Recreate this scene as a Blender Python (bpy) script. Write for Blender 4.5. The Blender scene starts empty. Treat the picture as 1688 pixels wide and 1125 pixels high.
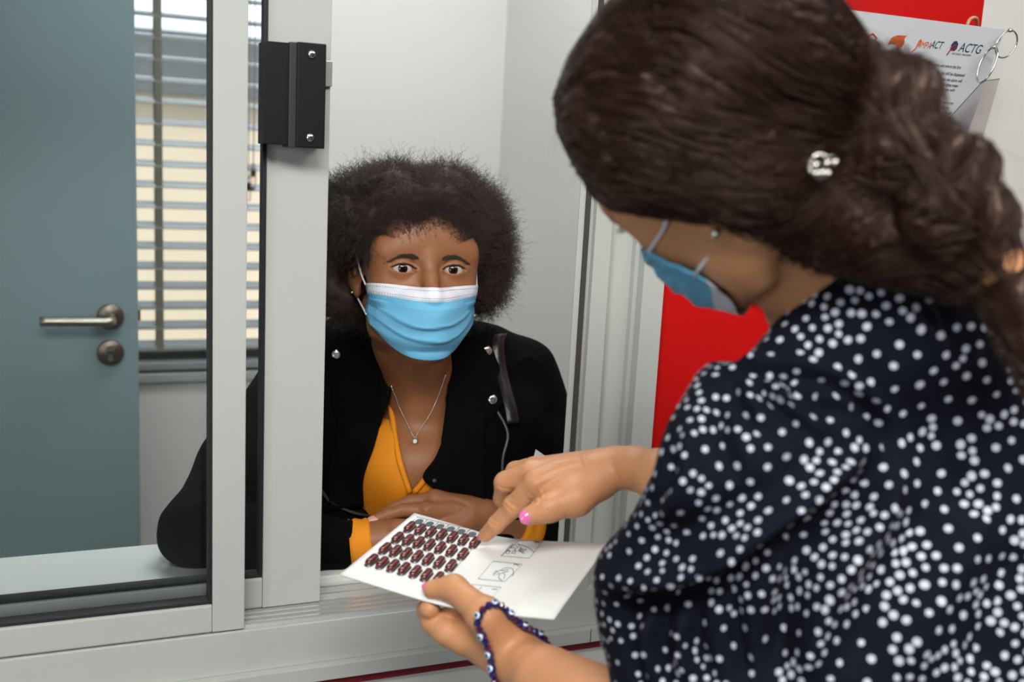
import bpy, bmesh, math, time
import numpy as np
from mathutils import Vector, Matrix
T0 = time.time()
SC = bpy.context.scene
COL = SC.collection
rng = np.random.default_rng(7)

# ------------------------------------------------------------------ camera
FPX = 1700.0
AX = np.array([0.92518235, -0.01874835, 0.37905953])     # world X in camera axes (right, down, forward)
AY = np.array([-0.37592259, -0.18251712, 0.9084986])
AZ = np.array([0.05215201, -0.98302391, -0.17590954])
CW = np.array([AX, AY, AZ])                               # world = CW @ cam
CAMP = np.array([0.0, 0.0, 1.5])
cam = bpy.data.cameras.new('camera'); camo = bpy.data.objects.new('camera', cam); COL.objects.link(camo)
cam.sensor_width = 36.0; cam.lens = 36.0 * FPX / 1688.0
cam.clip_start = 0.02; cam.clip_end = 200
r_, d_, f_ = CW[:, 0], CW[:, 1], CW[:, 2]
camo.matrix_world = Matrix(((r_[0], -d_[0], -f_[0], CAMP[0]), (r_[1], -d_[1], -f_[1], CAMP[1]),
                            (r_[2], -d_[2], -f_[2], CAMP[2]), (0, 0, 0, 1)))
cam.dof.use_dof = True; cam.dof.focus_distance = 1.27; cam.dof.aperture_fstop = 4.2
SC.camera = camo
SC.view_settings.view_transform = 'Standard'; SC.view_settings.look = 'None'
SC.view_settings.gamma = 1.0; SC.view_settings.exposure = 0.0
SC.view_settings.use_curve_mapping = False
SC.cycles.max_bounces = 10; SC.cycles.transparent_max_bounces = 24
SC.cycles.caustics_reflective = False; SC.cycles.caustics_refractive = False

def ray(px, py): return CW @ np.array([(px - 844.0) / FPX, (py - 562.5) / FPX, 1.0])
def W(px, py, d): return CAMP + ray(px, py) * d
def WY(px, py, Y): r = ray(px, py); return CAMP + r * ((Y - CAMP[1]) / r[1])
def WZ(px, py, Z): r = ray(px, py); return CAMP + r * ((Z - CAMP[2]) / r[2])
def cam2w(v): return CAMP + CW @ np.asarray(v, float)

# ------------------------------------------------------------------ daylight, room lamps and an added fill
world = bpy.data.worlds.new('sky'); SC.world = world; world.use_nodes = True
wn = world.node_tree; bg = wn.nodes['Background']
bg.inputs[0].default_value = (0.80, 0.90, 1.0, 1); bg.inputs[1].default_value = 2.2
def sun(name, rot, power, col, ang=0.02):
    l = bpy.data.lights.new(name, 'SUN'); l.energy = power; l.color = col; l.angle = ang
    o = bpy.data.objects.new(name, l); o.rotation_euler = rot; COL.objects.link(o); return o
sun('sun', (math.radians(52), 0, math.radians(-24)), 2.6, (1, 0.95, 0.86))
def area(name, loc, target, sx, sy, power, col):
    l = bpy.data.lights.new(name, 'AREA'); l.shape = 'RECTANGLE'; l.size = sx; l.size_y = sy
    l.energy = power; l.color = col
    o = bpy.data.objects.new(name, l); COL.objects.link(o); o.location = loc
    o.rotation_euler = (Vector(target) - Vector(loc)).to_track_quat('-Z', 'Y').to_euler(); return o
CEIL = 2.62
area('dispensary_ceiling_light', (-0.15, -0.45, CEIL - .06), (0.15, 0.1, 0.4), 1.2, 0.6, 56, (1, 0.975, 0.93))
area('dispensary_ceiling_light', (1.25, -0.2, CEIL - .06), (1.15, 0.1, 0), 1.2, 0.6, 18, (1, 0.975, 0.93))
area('added_fill_behind_camera', (-1.95, -1.66, 1.55), (-.2, 1.15, 1.1), 1.0, 1.2, 44, (0.93, 0.97, 1))  # unseen fill added behind the camera to brighten frame, hands and face
area('booth_ceiling_light', (0.52, 1.75, CEIL - .06), (0.52, 1.75, 0), 0.9, 0.5, 16.5, (0.955, 0.98, 1))

# ------------------------------------------------------------------ materials
def rgb(r, g, b):
    f = lambda c: ((c / 255.0 + .055) / 1.055) ** 2.4 if c > 10 else c / 255.0 / 12.92
    return (f(r), f(g), f(b), 1)
def mat(name, col, rough=.5, metal=0.0, spec=.5, bump=0, bscale=200, var=0, vscale=8, sss=0, coat=0, sheen=0, trans=0, alpha=1, detail=3, coord='Object'):
    m = bpy.data.materials.new(name); m.use_nodes = True; nt = m.node_tree; b = nt.nodes['Principled BSDF']
    b.inputs['Base Color'].default_value = col; b.inputs['Roughness'].default_value = rough
    b.inputs['Metallic'].default_value = metal; b.inputs['Specular IOR Level'].default_value = spec
    b.inputs['Coat Weight'].default_value = coat; b.inputs['Sheen Weight'].default_value = sheen
    b.inputs['Transmission Weight'].default_value = trans; b.inputs['Alpha'].default_value = alpha
    if sss:
        b.inputs['Subsurface Weight'].default_value = sss; b.inputs['Subsurface Radius'].default_value = (1, .35, .18)
        b.inputs['Subsurface Scale'].default_value = .006
    tc = nt.nodes.new('ShaderNodeTexCoord')
    if var:
        nz = nt.nodes.new('ShaderNodeTexNoise'); nz.inputs['Scale'].default_value = vscale; nz.inputs['Detail'].default_value = 4
        nt.links.new(tc.outputs[coord], nz.inputs['Vector'])
        mx = nt.nodes.new('ShaderNodeMix'); mx.data_type = 'RGBA'
        mx.inputs[6].default_value = tuple(c * (1 - var) for c in col[:3]) + (1,)
        mx.inputs[7].default_value = tuple(min(1, c * (1 + var)) for c in col[:3]) + (1,)
        nt.links.new(nz.outputs[0], mx.inputs[0]); nt.links.new(mx.outputs[2], b.inputs['Base Color'])
    if bump:
        nb = nt.nodes.new('ShaderNodeTexNoise'); nb.inputs['Scale'].default_value = bscale; nb.inputs['Detail'].default_value = detail
        nt.links.new(tc.outputs[coord], nb.inputs['Vector'])
        bp = nt.nodes.new('ShaderNodeBump'); bp.inputs['Strength'].default_value = bump; bp.inputs['Distance'].default_value = .001
        nt.links.new(nb.outputs[0], bp.inputs['Height']); nt.links.new(bp.outputs[0], b.inputs['Normal'])
    return m
def glassmat(name, tint=(.975, .985, .98, 1), gloss=.06, ior=1.45):
    m = bpy.data.materials.new(name); m.use_nodes = True; nt = m.node_tree; nt.nodes.clear()
    out = nt.nodes.new('ShaderNodeOutputMaterial'); mx = nt.nodes.new('ShaderNodeMixShader')
    tr = nt.nodes.new('ShaderNodeBsdfTransparent'); tr.inputs[0].default_value = tint
    gl = nt.nodes.new('ShaderNodeBsdfGlossy'); gl.inputs['Roughness'].default_value = .02
    fr = nt.nodes.new('ShaderNodeFresnel'); fr.inputs[0].default_value = ior
    nt.links.new(fr.outputs[0], mx.inputs[0]); nt.links.new(tr.outputs[0], mx.inputs[1]); nt.links.new(gl.outputs[0], mx.inputs[2])
    nt.links.new(mx.outputs[0], out.inputs[0]); return m

M = {}
M['wall'] = mat('white_plaster', rgb(214, 214, 210), .75, bump=.35, bscale=90, var=.03, vscale=3)
M['wall_dim'] = mat('grey_plaster', rgb(120, 120, 120), .85, bump=.2, bscale=90)
M['wall_booth'] = mat('booth_plaster', rgb(222, 222, 218), .8, bump=.15, bscale=90)
M['red'] = mat('red_paint', rgb(194, 4, 4), .6, spec=.25, bump=.5, bscale=260, var=.05, vscale=20)
M['floor'] = mat('vinyl_floor', rgb(84, 86, 88), .5, var=.1)
M['ceil'] = mat('ceiling_paint', rgb(235, 235, 230), .9)
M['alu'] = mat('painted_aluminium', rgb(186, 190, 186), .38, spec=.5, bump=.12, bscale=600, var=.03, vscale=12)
M['aluD'] = mat('darker_aluminium', rgb(165, 170, 168), .35, spec=.5, bump=.1, bscale=600)  # slightly darker tone for the far sill and the counter rail
M['aluB'] = mat('bright_aluminium_track', rgb(215, 217, 215), .22, metal=.6, bump=.05, bscale=500)
M['rubber'] = mat('black_rubber', rgb(28, 31, 36), .55)
M['pile'] = mat('brush_seal', rgb(70, 66, 62), .95, bump=1, bscale=900, var=.4, vscale=400)
M['redstrip'] = mat('dark_red_paint', rgb(112, 18, 30), .5)
M['counter'] = mat('white_laminate', rgb(232, 234, 232), .28, bump=.03, bscale=50)
M['door'] = mat('blue_grey_door_paint', rgb(124, 146, 152), .42, var=.05, vscale=5, bump=.1, bscale=300)
M['steel'] = mat('brushed_steel', rgb(168, 160, 148), .3, metal=1)
M['steelD'] = mat('worn_steel', rgb(120, 108, 98), .35, metal=1)
M['brass'] = mat('brass', rgb(170, 130, 60), .35, metal=1)
M['black'] = mat('black_powder_coat', rgb(8, 8, 9), .5, spec=.3)
M['blackM'] = mat('dark_grey_metal', rgb(48, 46, 46), .4)
M['chrome'] = mat('chrome', rgb(215, 215, 215), .12, metal=1)
M['blind'] = mat('blind_slat', rgb(142, 147, 150), .2)
M['ladder'] = mat('blind_tape', rgb(120, 118, 104), .9)
M['beige'] = mat('beige_render', rgb(210, 192, 170), .9, var=.06, vscale=1.5)
M['roofD'] = mat('dark_fascia', rgb(92, 94, 96), .8)
M['glass'] = glassmat('window_glass')
M['plastic'] = glassmat('clear_plastic', (.93, .9, .9, 1), ior=1.3)
M['paper'] = mat('white_card', rgb(222, 223, 221), .6, bump=.03, bscale=300)
M['ink'] = mat('black_ink', rgb(52, 52, 56), .7)
M['inkL'] = mat('grey_ink', rgb(176, 180, 182), .7)
M['inkF'] = mat('pale_grey_print', rgb(222, 225, 225), .7)

# ------------------------------------------------------------------ object helpers
def tag(o, label=None, cat=None, group=None, kind=None):
    if label: o['label'] = label
    if cat: o['category'] = cat
    if group: o['group'] = group
    if kind: o['kind'] = kind
    return o
def link(name, me, m=None, parent=None, smooth=False):
    if m is not None and me is not None:
        for x in (m if isinstance(m, (list, tuple)) else [m]): me.materials.append(x)
    o = bpy.data.objects.new(name, me); COL.objects.link(o)
    if parent is not None:
        o.parent = parent; o.matrix_parent_inverse = parent.matrix_basis.inverted()
    if smooth and me is not None and hasattr(me, 'polygons'):
        me.polygons.foreach_set('use_smooth', [True] * len(me.polygons))
    return o
def empty(name, loc, label, cat, group=None):
    o = bpy.data.objects.new(name, None); COL.objects.link(o); o.location = tuple(float(v) for v in loc); o.empty_display_size = .05
    return tag(o, label, cat, group)
class MB:
    """collects simple shapes into one mesh"""
    def __init__(s): s.v = []; s.f = []; s.m = []; s.n = 0
    def raw(s, v, f, mi=0):
        v = [tuple(map(float, p)) for p in v]
        s.v += v; s.f += [tuple(int(i) + s.n for i in q) for q in f]; s.m += [mi] * len(f); s.n += len(v); return s
    def box(s, x0, x1, y0, y1, z0, z1, mi=0, bev=0):
        if bev:
            bm = bmesh.new(); bmesh.ops.create_cube(bm, size=1)
            for v in bm.verts: v.co = Vector(((x0 + x1) / 2 + v.co.x * (x1 - x0), (y0 + y1) / 2 + v.co.y * (y1 - y0), (z0 + z1) / 2 + v.co.z * (z1 - z0)))
            bmesh.ops.bevel(bm, geom=list(bm.edges), offset=bev, segments=2, affect='EDGES', profile=.6)
            bm.verts.index_update(); s.raw([v.co for v in bm.verts], [[v.index for v in f.verts] for f in bm.faces], mi); bm.free(); return s
        v = [(x, y, z) for x in (x0, x1) for y in (y0, y1) for z in (z0, z1)]
        return s.raw(v, [(0, 1, 3, 2), (4, 6, 7, 5), (0, 4, 5, 1), (2, 3, 7, 6), (0, 2, 6, 4), (1, 5, 7, 3)], mi)
    def tube(s, pts, r, n=8, mi=0, closed=False, cap=True, flat=None):
        pts = np.asarray(pts, float); k = len(pts); r = np.broadcast_to(np.asarray(r, float), (k,))
        t = np.gradient(pts, axis=0) if not closed else np.roll(pts, -1, 0) - np.roll(pts, 1, 0)
        t /= np.linalg.norm(t, axis=1)[:, None] + 1e-12
        up = np.array([0, 0, 1.]) if abs(t[0][2]) < .9 else np.array([1., 0, 0])
        V = []; nrm = np.cross(t[0], up); nrm /= np.linalg.norm(nrm)
        for i in range(k):
            nrm = nrm - t[i] * nrm.dot(t[i]); nrm /= np.linalg.norm(nrm) + 1e-12; b = np.cross(t[i], nrm)
            for j in range(n):
                a = 2 * math.pi * j / n; V.append(pts[i] + r[i] * (math.cos(a) * nrm + math.sin(a) * b))
        F = []
        for i in range(k if closed else k - 1):
            i2 = (i + 1) % k
            for j in range(n): F.append((i * n + j, i * n + (j + 1) % n, i2 * n + (j + 1) % n, i2 * n + j))
        if cap and not closed: F += [tuple(range(n))[::-1], tuple((k - 1) * n + j for j in range(n))]
        return s.raw(V, F, mi)
    def lathe(s, prof, c, axis, n=24, mi=0):
        c = np.asarray(c, float); a = np.asarray(axis, float); a /= np.linalg.norm(a)
        u = np.cross(a, [0, 0, 1.]) if abs(a[2]) < .9 else np.cross(a, [1., 0, 0]); u /= np.linalg.norm(u); w = np.cross(a, u)
        V = []
        for (r, h) in prof:
            for j in range(n): t = 2 * math.pi * j / n; V.append(c + a * h + r * (math.cos(t) * u + math.sin(t) * w))
        F = [(i * n + j, i * n + (j + 1) % n, (i + 1) * n + (j + 1) % n, (i + 1) * n + j) for i in range(len(prof) - 1) for j in range(n)]
        F += [tuple(range(n))[::-1], tuple((len(prof) - 1) * n + j for j in range(n))]
        return s.raw(V, F, mi)
    def prism(s, poly, ext, mi=0):
        """poly: list of 3D points, ext: vector"""
        P = np.asarray(poly, float); Q = P + np.asarray(ext, float); k = len(P)
        F = [tuple(range(k)), tuple(range(k, 2 * k))[::-1]] + [(i, (i + 1) % k, k + (i + 1) % k, k + i) for i in range(k)]
        return s.raw(np.vstack([P, Q]), F, mi)
    def build(s, name, m, parent=None, smooth=False):
        me = bpy.data.meshes.new(name); me.from_pydata(s.v, [], s.f)
        o = link(name, me, m, parent, smooth)
        if len(set(s.m)) > 1: me.polygons.foreach_set('material_index', s.m)
        bm = bmesh.new(); bm.from_mesh(me); bmesh.ops.recalc_face_normals(bm, faces=bm.faces); bm.to_mesh(me); bm.free()
        me.update(); return o
def crom(P, n):
    """Catmull-Rom through rows of P, n samples per span"""
    P = np.asarray(P, float); k = len(P); out = []
    for i in range(k - 1):
        a = P[i - 1] if i > 0 else 2 * P[0] - P[1]; b = P[i]; c = P[i + 1]; d = P[i + 2] if i + 2 < k else 2 * P[-1] - P[-2]
        for t in np.arange(n) / n:
            out.append(.5 * ((2 * b) + (c - a) * t + (2 * a - 5 * b + 4 * c - d) * t * t + (3 * b - a - 3 * c + d) * t ** 3))
    out.append(P[-1]); return np.array(out)
def patch(name, rows, m, parent=None, n=6, thick=.002, disp=None, off=0, matf=None):
    """smooth sheet through a grid of points rows[i][j], given real thickness"""
    G = np.array([crom(r, n) for r in np.asarray(rows, float)]); G = np.array([crom(G[:, j], n) for j in range(G.shape[1])]).transpose(1, 0, 2)
    if disp is not None: G = disp(G)
    h, w = G.shape[:2]; idx = np.arange(h * w).reshape(h, w)
    F = np.stack([idx[:-1, :-1], idx[:-1, 1:], idx[1:, 1:], idx[1:, :-1]], -1).reshape(-1, 4)
    me = bpy.data.meshes.new(name); me.from_pydata([tuple(p) for p in G.reshape(-1, 3)], [], [tuple(map(int, f)) for f in F])
    o = link(name, me, m, parent, True)
    if matf is not None:
        mi = [matf(i / (h - 2), j / (w - 2)) for i in range(h - 1) for j in range(w - 1)]; me.polygons.foreach_set('material_index', mi)
    if thick:
        s = o.modifiers.new('thickness', 'SOLIDIFY'); s.thickness = thick; s.offset = off
    return o
def nrm(v): v = np.asarray(v, float); return v / np.linalg.norm(v)
# ------------------------------------------------------------------ the room shell
D = 1.15
def struct(name, mb, m, parent=None, smooth=False, kind=True):
    o = mb.build(name, m, parent, smooth)
    if kind and parent is None: o['kind'] = 'structure'
    return o
FZ = 0.08
struct('floor', MB().box(-2.6, 2.8, -1.8, 2.8, FZ - .1, FZ), M['floor'])
struct('ceiling', MB().box(-2.6, 2.8, -1.8, 2.8, CEIL, CEIL + .1), M['ceil'])
FX0, FX1, FZ0, FZ1 = -1.15, 0.68, 0.868, 1.98      # outer edges of the aluminium window frame
w = MB()
w.box(-2.6, FX0, D, D + .12, FZ, CEIL); w.box(1.168, 2.8, D, D + .12, FZ, CEIL)
w.box(FX0, 1.168, D, D + .12, FZ, FZ0 - .012); w.box(FX0, 1.168, D, D + .12, FZ1, CEIL)
struct('wall_front', w, M['wall'])
struct('wall_red', MB().box(FX1, 1.168, D, D + .12, FZ0 - .012, FZ1), M['red'])
struct('trim_1', MB().box(FX0, 1.168, D - .006, D + .12, FZ0 - .0122, FZ0 - .0002), M['redstrip'])
struct('wall_left', MB().box(-2.6, -2.5, -1.8, D, FZ, CEIL), M['wall_dim'])
struct('wall_right', MB().box(2.7, 2.8, -1.8, D, FZ, CEIL), M['wall_dim'])
struct('wall_back', MB().box(-2.5, 2.7, -1.8, -1.7, FZ, CEIL), M['wall_dim'])
# the booth beyond the window
BX = 1.022; BY = 2.60
struct('wall_booth_right', MB().box(BX, BX + .1, D + .12, BY + .1, FZ, CEIL), M['wall_booth'])
struct('wall_booth_left', MB().box(-1.3, -1.2, D + .12, BY + .1, FZ, CEIL), M['wall_booth'])
OX0, OX1, OZ0, OZ1 = -0.55, 0.47, 0.935, 2.25
w = MB()
w.box(-1.2, OX0, BY, BY + .14, FZ, CEIL); w.box(OX1, BX, BY, BY + .14, FZ, CEIL)
w.box(OX0, OX1, BY, BY + .14, FZ, OZ0); w.box(OX0, OX1, BY, BY + .14, OZ1, CEIL)
struct('wall_booth_back', w, M['wall_booth'])
wf = MB()
for a, b in ((OX0, OX0 + .04), (-.06, -.02), (OX1 - .04, OX1)): wf.box(a, b, BY + .085, BY + .125, OZ0, OZ1)
for a, b in ((OZ0, OZ0 + .035), (OZ1 - .04, OZ1)): wf.box(OX0 + .04, OX1 - .04, BY + .087, BY + .123, a, b)
win2 = struct('window_2', wf, M['ladder'])
MB().box(OX0 + .04, OX1 - .04, BY + .103, BY + .107, OZ0 + .03, OZ1 - .04).build('window_pane', M['glass'], win2)
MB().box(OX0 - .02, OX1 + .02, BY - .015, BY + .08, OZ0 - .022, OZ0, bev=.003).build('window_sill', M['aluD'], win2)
# outside the far window
struct('exterior_wall', MB().box(-3.5, 5.5, 6.2, 6.4, -1, 1.74), M['beige'])
struct('exterior_roof', MB().box(-3.6, 5.6, 6.0, 6.6, 1.74, 2.07), M['roofD'])
struct('exterior_ground', MB().box(-5, 7, 2.9, 6.2, -1.1, -1), M['beige'])

# ------------------------------------------------------------------ venetian blind
bl = empty('venetian_blind', (0, BY + .03, OZ0), 'grey venetian blind with open horizontal slats across the far booth window', 'blind')
ys, dy = BY + .035, .025
zt = 2.2; pitch = .0489; k = 0; z = 1.738 + pitch * 9
zs = []
while z > OZ0 + .05: zs.append(z); z -= pitch
for z in zs:
    s = MB(); V = []
    for (yy, zz) in ((-dy, -.0075), (-dy * .86, -.0012), (0, .002), (dy * .6, .001), (dy, -.001)): V.append((yy, zz))
    pts = []
    for X in (OX0 + .01, OX1 - .01):
        for yy, zz in V: pts.append((X, ys + yy, z + zz + yy * .12))
        for yy, zz in V: pts.append((X, ys + yy, z + zz - .0022 + yy * .12))
    F = [(i, i + 1, 11 + i, 10 + i) for i in range(4)] + [(5 + i, 6 + i, 16 + i, 15 + i) for i in range(4)] + [(0, 5, 15, 10), (4, 9, 19, 14)] + [(i, i + 1, i + 6, i + 5) for i in range(4)] + [(10 + i, 11 + i, 16 + i, 15 + i) for i in range(4)]
    s.raw(pts, F); s.build('slat', M['blind'], bl, False)
MB().box(OX0 + .01, OX1 - .01, ys - .024, ys + .024, OZ0 + .003, OZ0 + .022, bev=.003).build('bottom_rail', M['blind'], bl)
MB().box(OX0 + .01, OX1 - .01, ys - .024, ys + .024, OZ1 - .05, OZ1 - .002).build('headrail', M['blind'], bl)
for X in (-.3, 0.160, ):
    MB().box(X - .0085, X + .0085, ys - .0245, ys - .0238, zs[-1] - .02, OZ1 - .05).box(X - .0085, X + .0085, ys + .0238, ys + .0245, zs[-1] - .02, OZ1 - .05).build('ladder_tape', M['ladder'], bl)
p = WY(415, 100, BY - .0)
for X, zb in ((p[0] - .006, 1.40), (p[0] + .006, 1.43)):
    c = MB().tube([(X, ys - .03, OZ1 - .03), (X + .002, ys - .032, 1.7), (X, ys - .031, zb)], .0012, 6).build('pull_cord', M['ladder'], bl, True)
    MB().lathe([(.003, .03), (.0065, .022), (.008, 0), (.006, -.03), (.004, -.032)], (X, ys - .031, zb - .01), (0, 0, 1), 12).build('cord_tassel', M['plastic'], c, True)
    MB().lathe([(.005, .012), (.005, -.004)], (X, ys - .031, zb - .008), (0, 0, 1), 12).build('cord_knot', M['black'], c, True)
MB().tube([(0.335 - .06, ys - .03, OZ1 - .03), (0.272, ys - .03, .98)], .0016, 6).build('tilt_cord', M['plastic'], bl, True)

# ------------------------------------------------------------------ open door in the booth
DY = 2.2
do = MB().box(-.78, .0925, DY, DY + .042, FZ + .01, 2.12, bev=.0015).build('door_1', M['door']); do['kind'] = 'structure'
h = WY(182, 522, DY); lv = WY(78, 531, DY - .05)
hn = MB().lathe([(.026, 0), (.026, .007), (.024, .009)], (h[0], DY, h[2]), (0, -1, 0), 32).build('door_handle', M['steelD'], do, True)
MB().tube(crom([(h[0], DY - .008, h[2]), (h[0] + .001, DY - .046, h[2] - .002), (h[0] - .003, DY - .055, h[2] - .002), (h[0] - .015, DY - .056, h[2] - .002), (h[0] - .070, DY - .056, h[2] - .001), (h[0] - .128, DY - .056, h[2])], 5), .0095, 16).build('lever', M['steel'], hn, True)
k = WY(182, 581, DY)
kh = MB().lathe([(.026, 0), (.026, .007), (.024, .009)], (k[0], DY, k[2]), (0, -1, 0), 32).build('lock_escutcheon', M['steelD'], do, True)
MB().lathe([(.0085, 0), (.0085, .012)], (k[0], DY, k[2] + .007), (0, -1, 0), 20).box(k[0] - .0045, k[0] + .0045, DY - .012, DY, k[2] - .016, k[2] + .004).build('keyhole_cylinder', M['steel'], kh)
MB().box(.0925, .0975, DY + .006, DY + .03, h[2] - .01, h[2] + .012).build('latch_bolt', M['brass'], do)

# ------------------------------------------------------------------ counter inside the booth
ct = MB().box(FX0 + .02, BX, D + .105, 1.423, .925, .95, bev=.002).build('counter', M['counter'])
tag(ct, 'white laminate counter ledge on the booth side of the sliding window', 'counter')
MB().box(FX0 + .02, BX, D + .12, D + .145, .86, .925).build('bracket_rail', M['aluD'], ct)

# ------------------------------------------------------------------ aluminium sliding window
wf = MB()
z0 = FZ0
wf.box(FX0, FX1, D - .013, D + .10, z0, .887, bev=.0012)            # lower ledge, standing proud
wf.box(FX0, FX1, D - .002, D + .11, .887, .9395, bev=.0012)          # upper face
wf.box(FX0, FX1, D, D + .11, FZ1 - .06, FZ1, bev=.0015)
# right jamb profile
for a, b, y0, y1 in ((.650, .681, D - .013, D + .10), (.606, .645, D + .012, D + .09), (.6445, .6505, D + .002, D + .09), (.583, .6065, D - .002, D + .04), (.576, .583, D + .006, D + .03), (.562, .5705, D + .004, D + .0065)):
    wf.box(a, b, y0, y1, .9395, FZ1 - .06, bev=.0008)
wf.box(FX0, FX0 + .05, D, D + .11, .9395, FZ1 - .06)
win = struct('window_1', wf, M['alu'])
tr = MB()
for i, y in enumerate((.006, .018, .030, .042, .062, .082)): tr.box(FX0 + .05, .562, D + y, D + y + .0035, .9395, .945)
tr.box(FX0 + .05, .562, D + .0, D + .11, .9385, .9402)
tr.build('sliding_track', M['aluB'], win)
MB().box(.5700, .5765, D + .002, D + .012, .9395, FZ1 - .06).build('brush_seal', M['pile'], win)
MB().box(FX1 - .07, FX1 - .0695, D - .0136, D - .013, FZ0, .887).build('joint_line', M['rubber'], win)

def sash(name, x0, x1, y, st, rail_top, label, lst=.05, gx=.004):
    t = empty(name, ((x0 + x1) / 2, y, .9395), label, 'window sash', 'sliding sashes of the service window')
    zt_, zb_ = FZ1 - .062, .9415 if y < D + .02 else .946
    MB().box(x1 - st, x1, y, y + .026, zb_, zt_, bev=.0012).build('stile', M['alu'], t)
    MB().box(x0, x0 + lst, y, y + .026, zb_, zt_, bev=.0012).build('stile', M['alu'], t)
    MB().box(x0 + lst, x1 - st, y + .0005, y + .0255, zb_, rail_top, bev=.0022).build('rail', M['alu'], t)
    MB().box(x0 + lst, x1 - st, y + .0005, y + .0255, zt_ - .05, zt_, bev=.0022).build('rail', M['alu'], t)
    g = MB(); a, b, c, d = x0 + lst, x1 - st, rail_top - .0005, zt_ - .05
    q = .0045
    for (A, B, C_, D_) in ((a, b, c, c + q), (a, b, d - q, d), (a, a + q, c + q, d - q), (b - q, b, c + q, d - q)): g.box(A, B, y + .004, y + .022, C_, D_, bev=.0008)
    g.build('gasket', M['rubber'], t)
    MB().box(a + .001, b - .001, y + .011, y + .015, c + .001, d - .001).build('glass_pane', M['glass'], t)
    return t
s1 = sash('window_sash', -.78, .161, D, .036, .975, 'nearer sliding window sash with the narrow stile, furthest left')
s2 = sash('window_sash', -.66, .2578, D + .040, .0700, .984, 'rear sliding window sash with the wide stile that carries the black lock')
# small clip on the narrow strip beside the wide stile
# ------------------------------------------------------------------ black lock bracket on the wide stile
lk = empty('sash_lock', (.21, D + .02, 1.55), 'black metal lock bracket screwed to the wide sash stile', 'lock')
zt, zb = 1.609, 1.4975
MB().box(.1775, .2065, D + .006, D + .0395, zb + .002, zt - .001, bev=.001).build('housing', M['black'], lk)
MB().box(.2045, .2130, D + .002, D + .0395, zb - .0005, zt, bev=.0012).build('spine', M['blackM'], lk)
MB().box(.2125, .2440, D + .0, D + .0395, zb, zt + .0005, bev=.0015).build('cover_plate', M['black'], lk)
for z in (zt - .0115, zb + .0115):
    s = MB().lathe([(.0048, 0), (.0048, .001), (.0035, .0024), (.0012, .0028)], (.2275 + (.0005 if z > 1.55 else 0), D, z), (0, -1, 0), 20)
    s.build('screw', M['chrome'], lk, True)
    MB().box(.2262, .2292, D - .0034, D - .0026, z - .0005, z + .0005).build('screw_slot', M['blackM'], lk)
a_, b_ = WY(538, 100, D + .034), WY(547.5, 143, D + .034)
MB().box(a_[0] - .004, b_[0], D + .034, D + .0395, b_[2], a_[2], bev=.0006).build('latch_plate', M['aluB'], lk)
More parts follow.
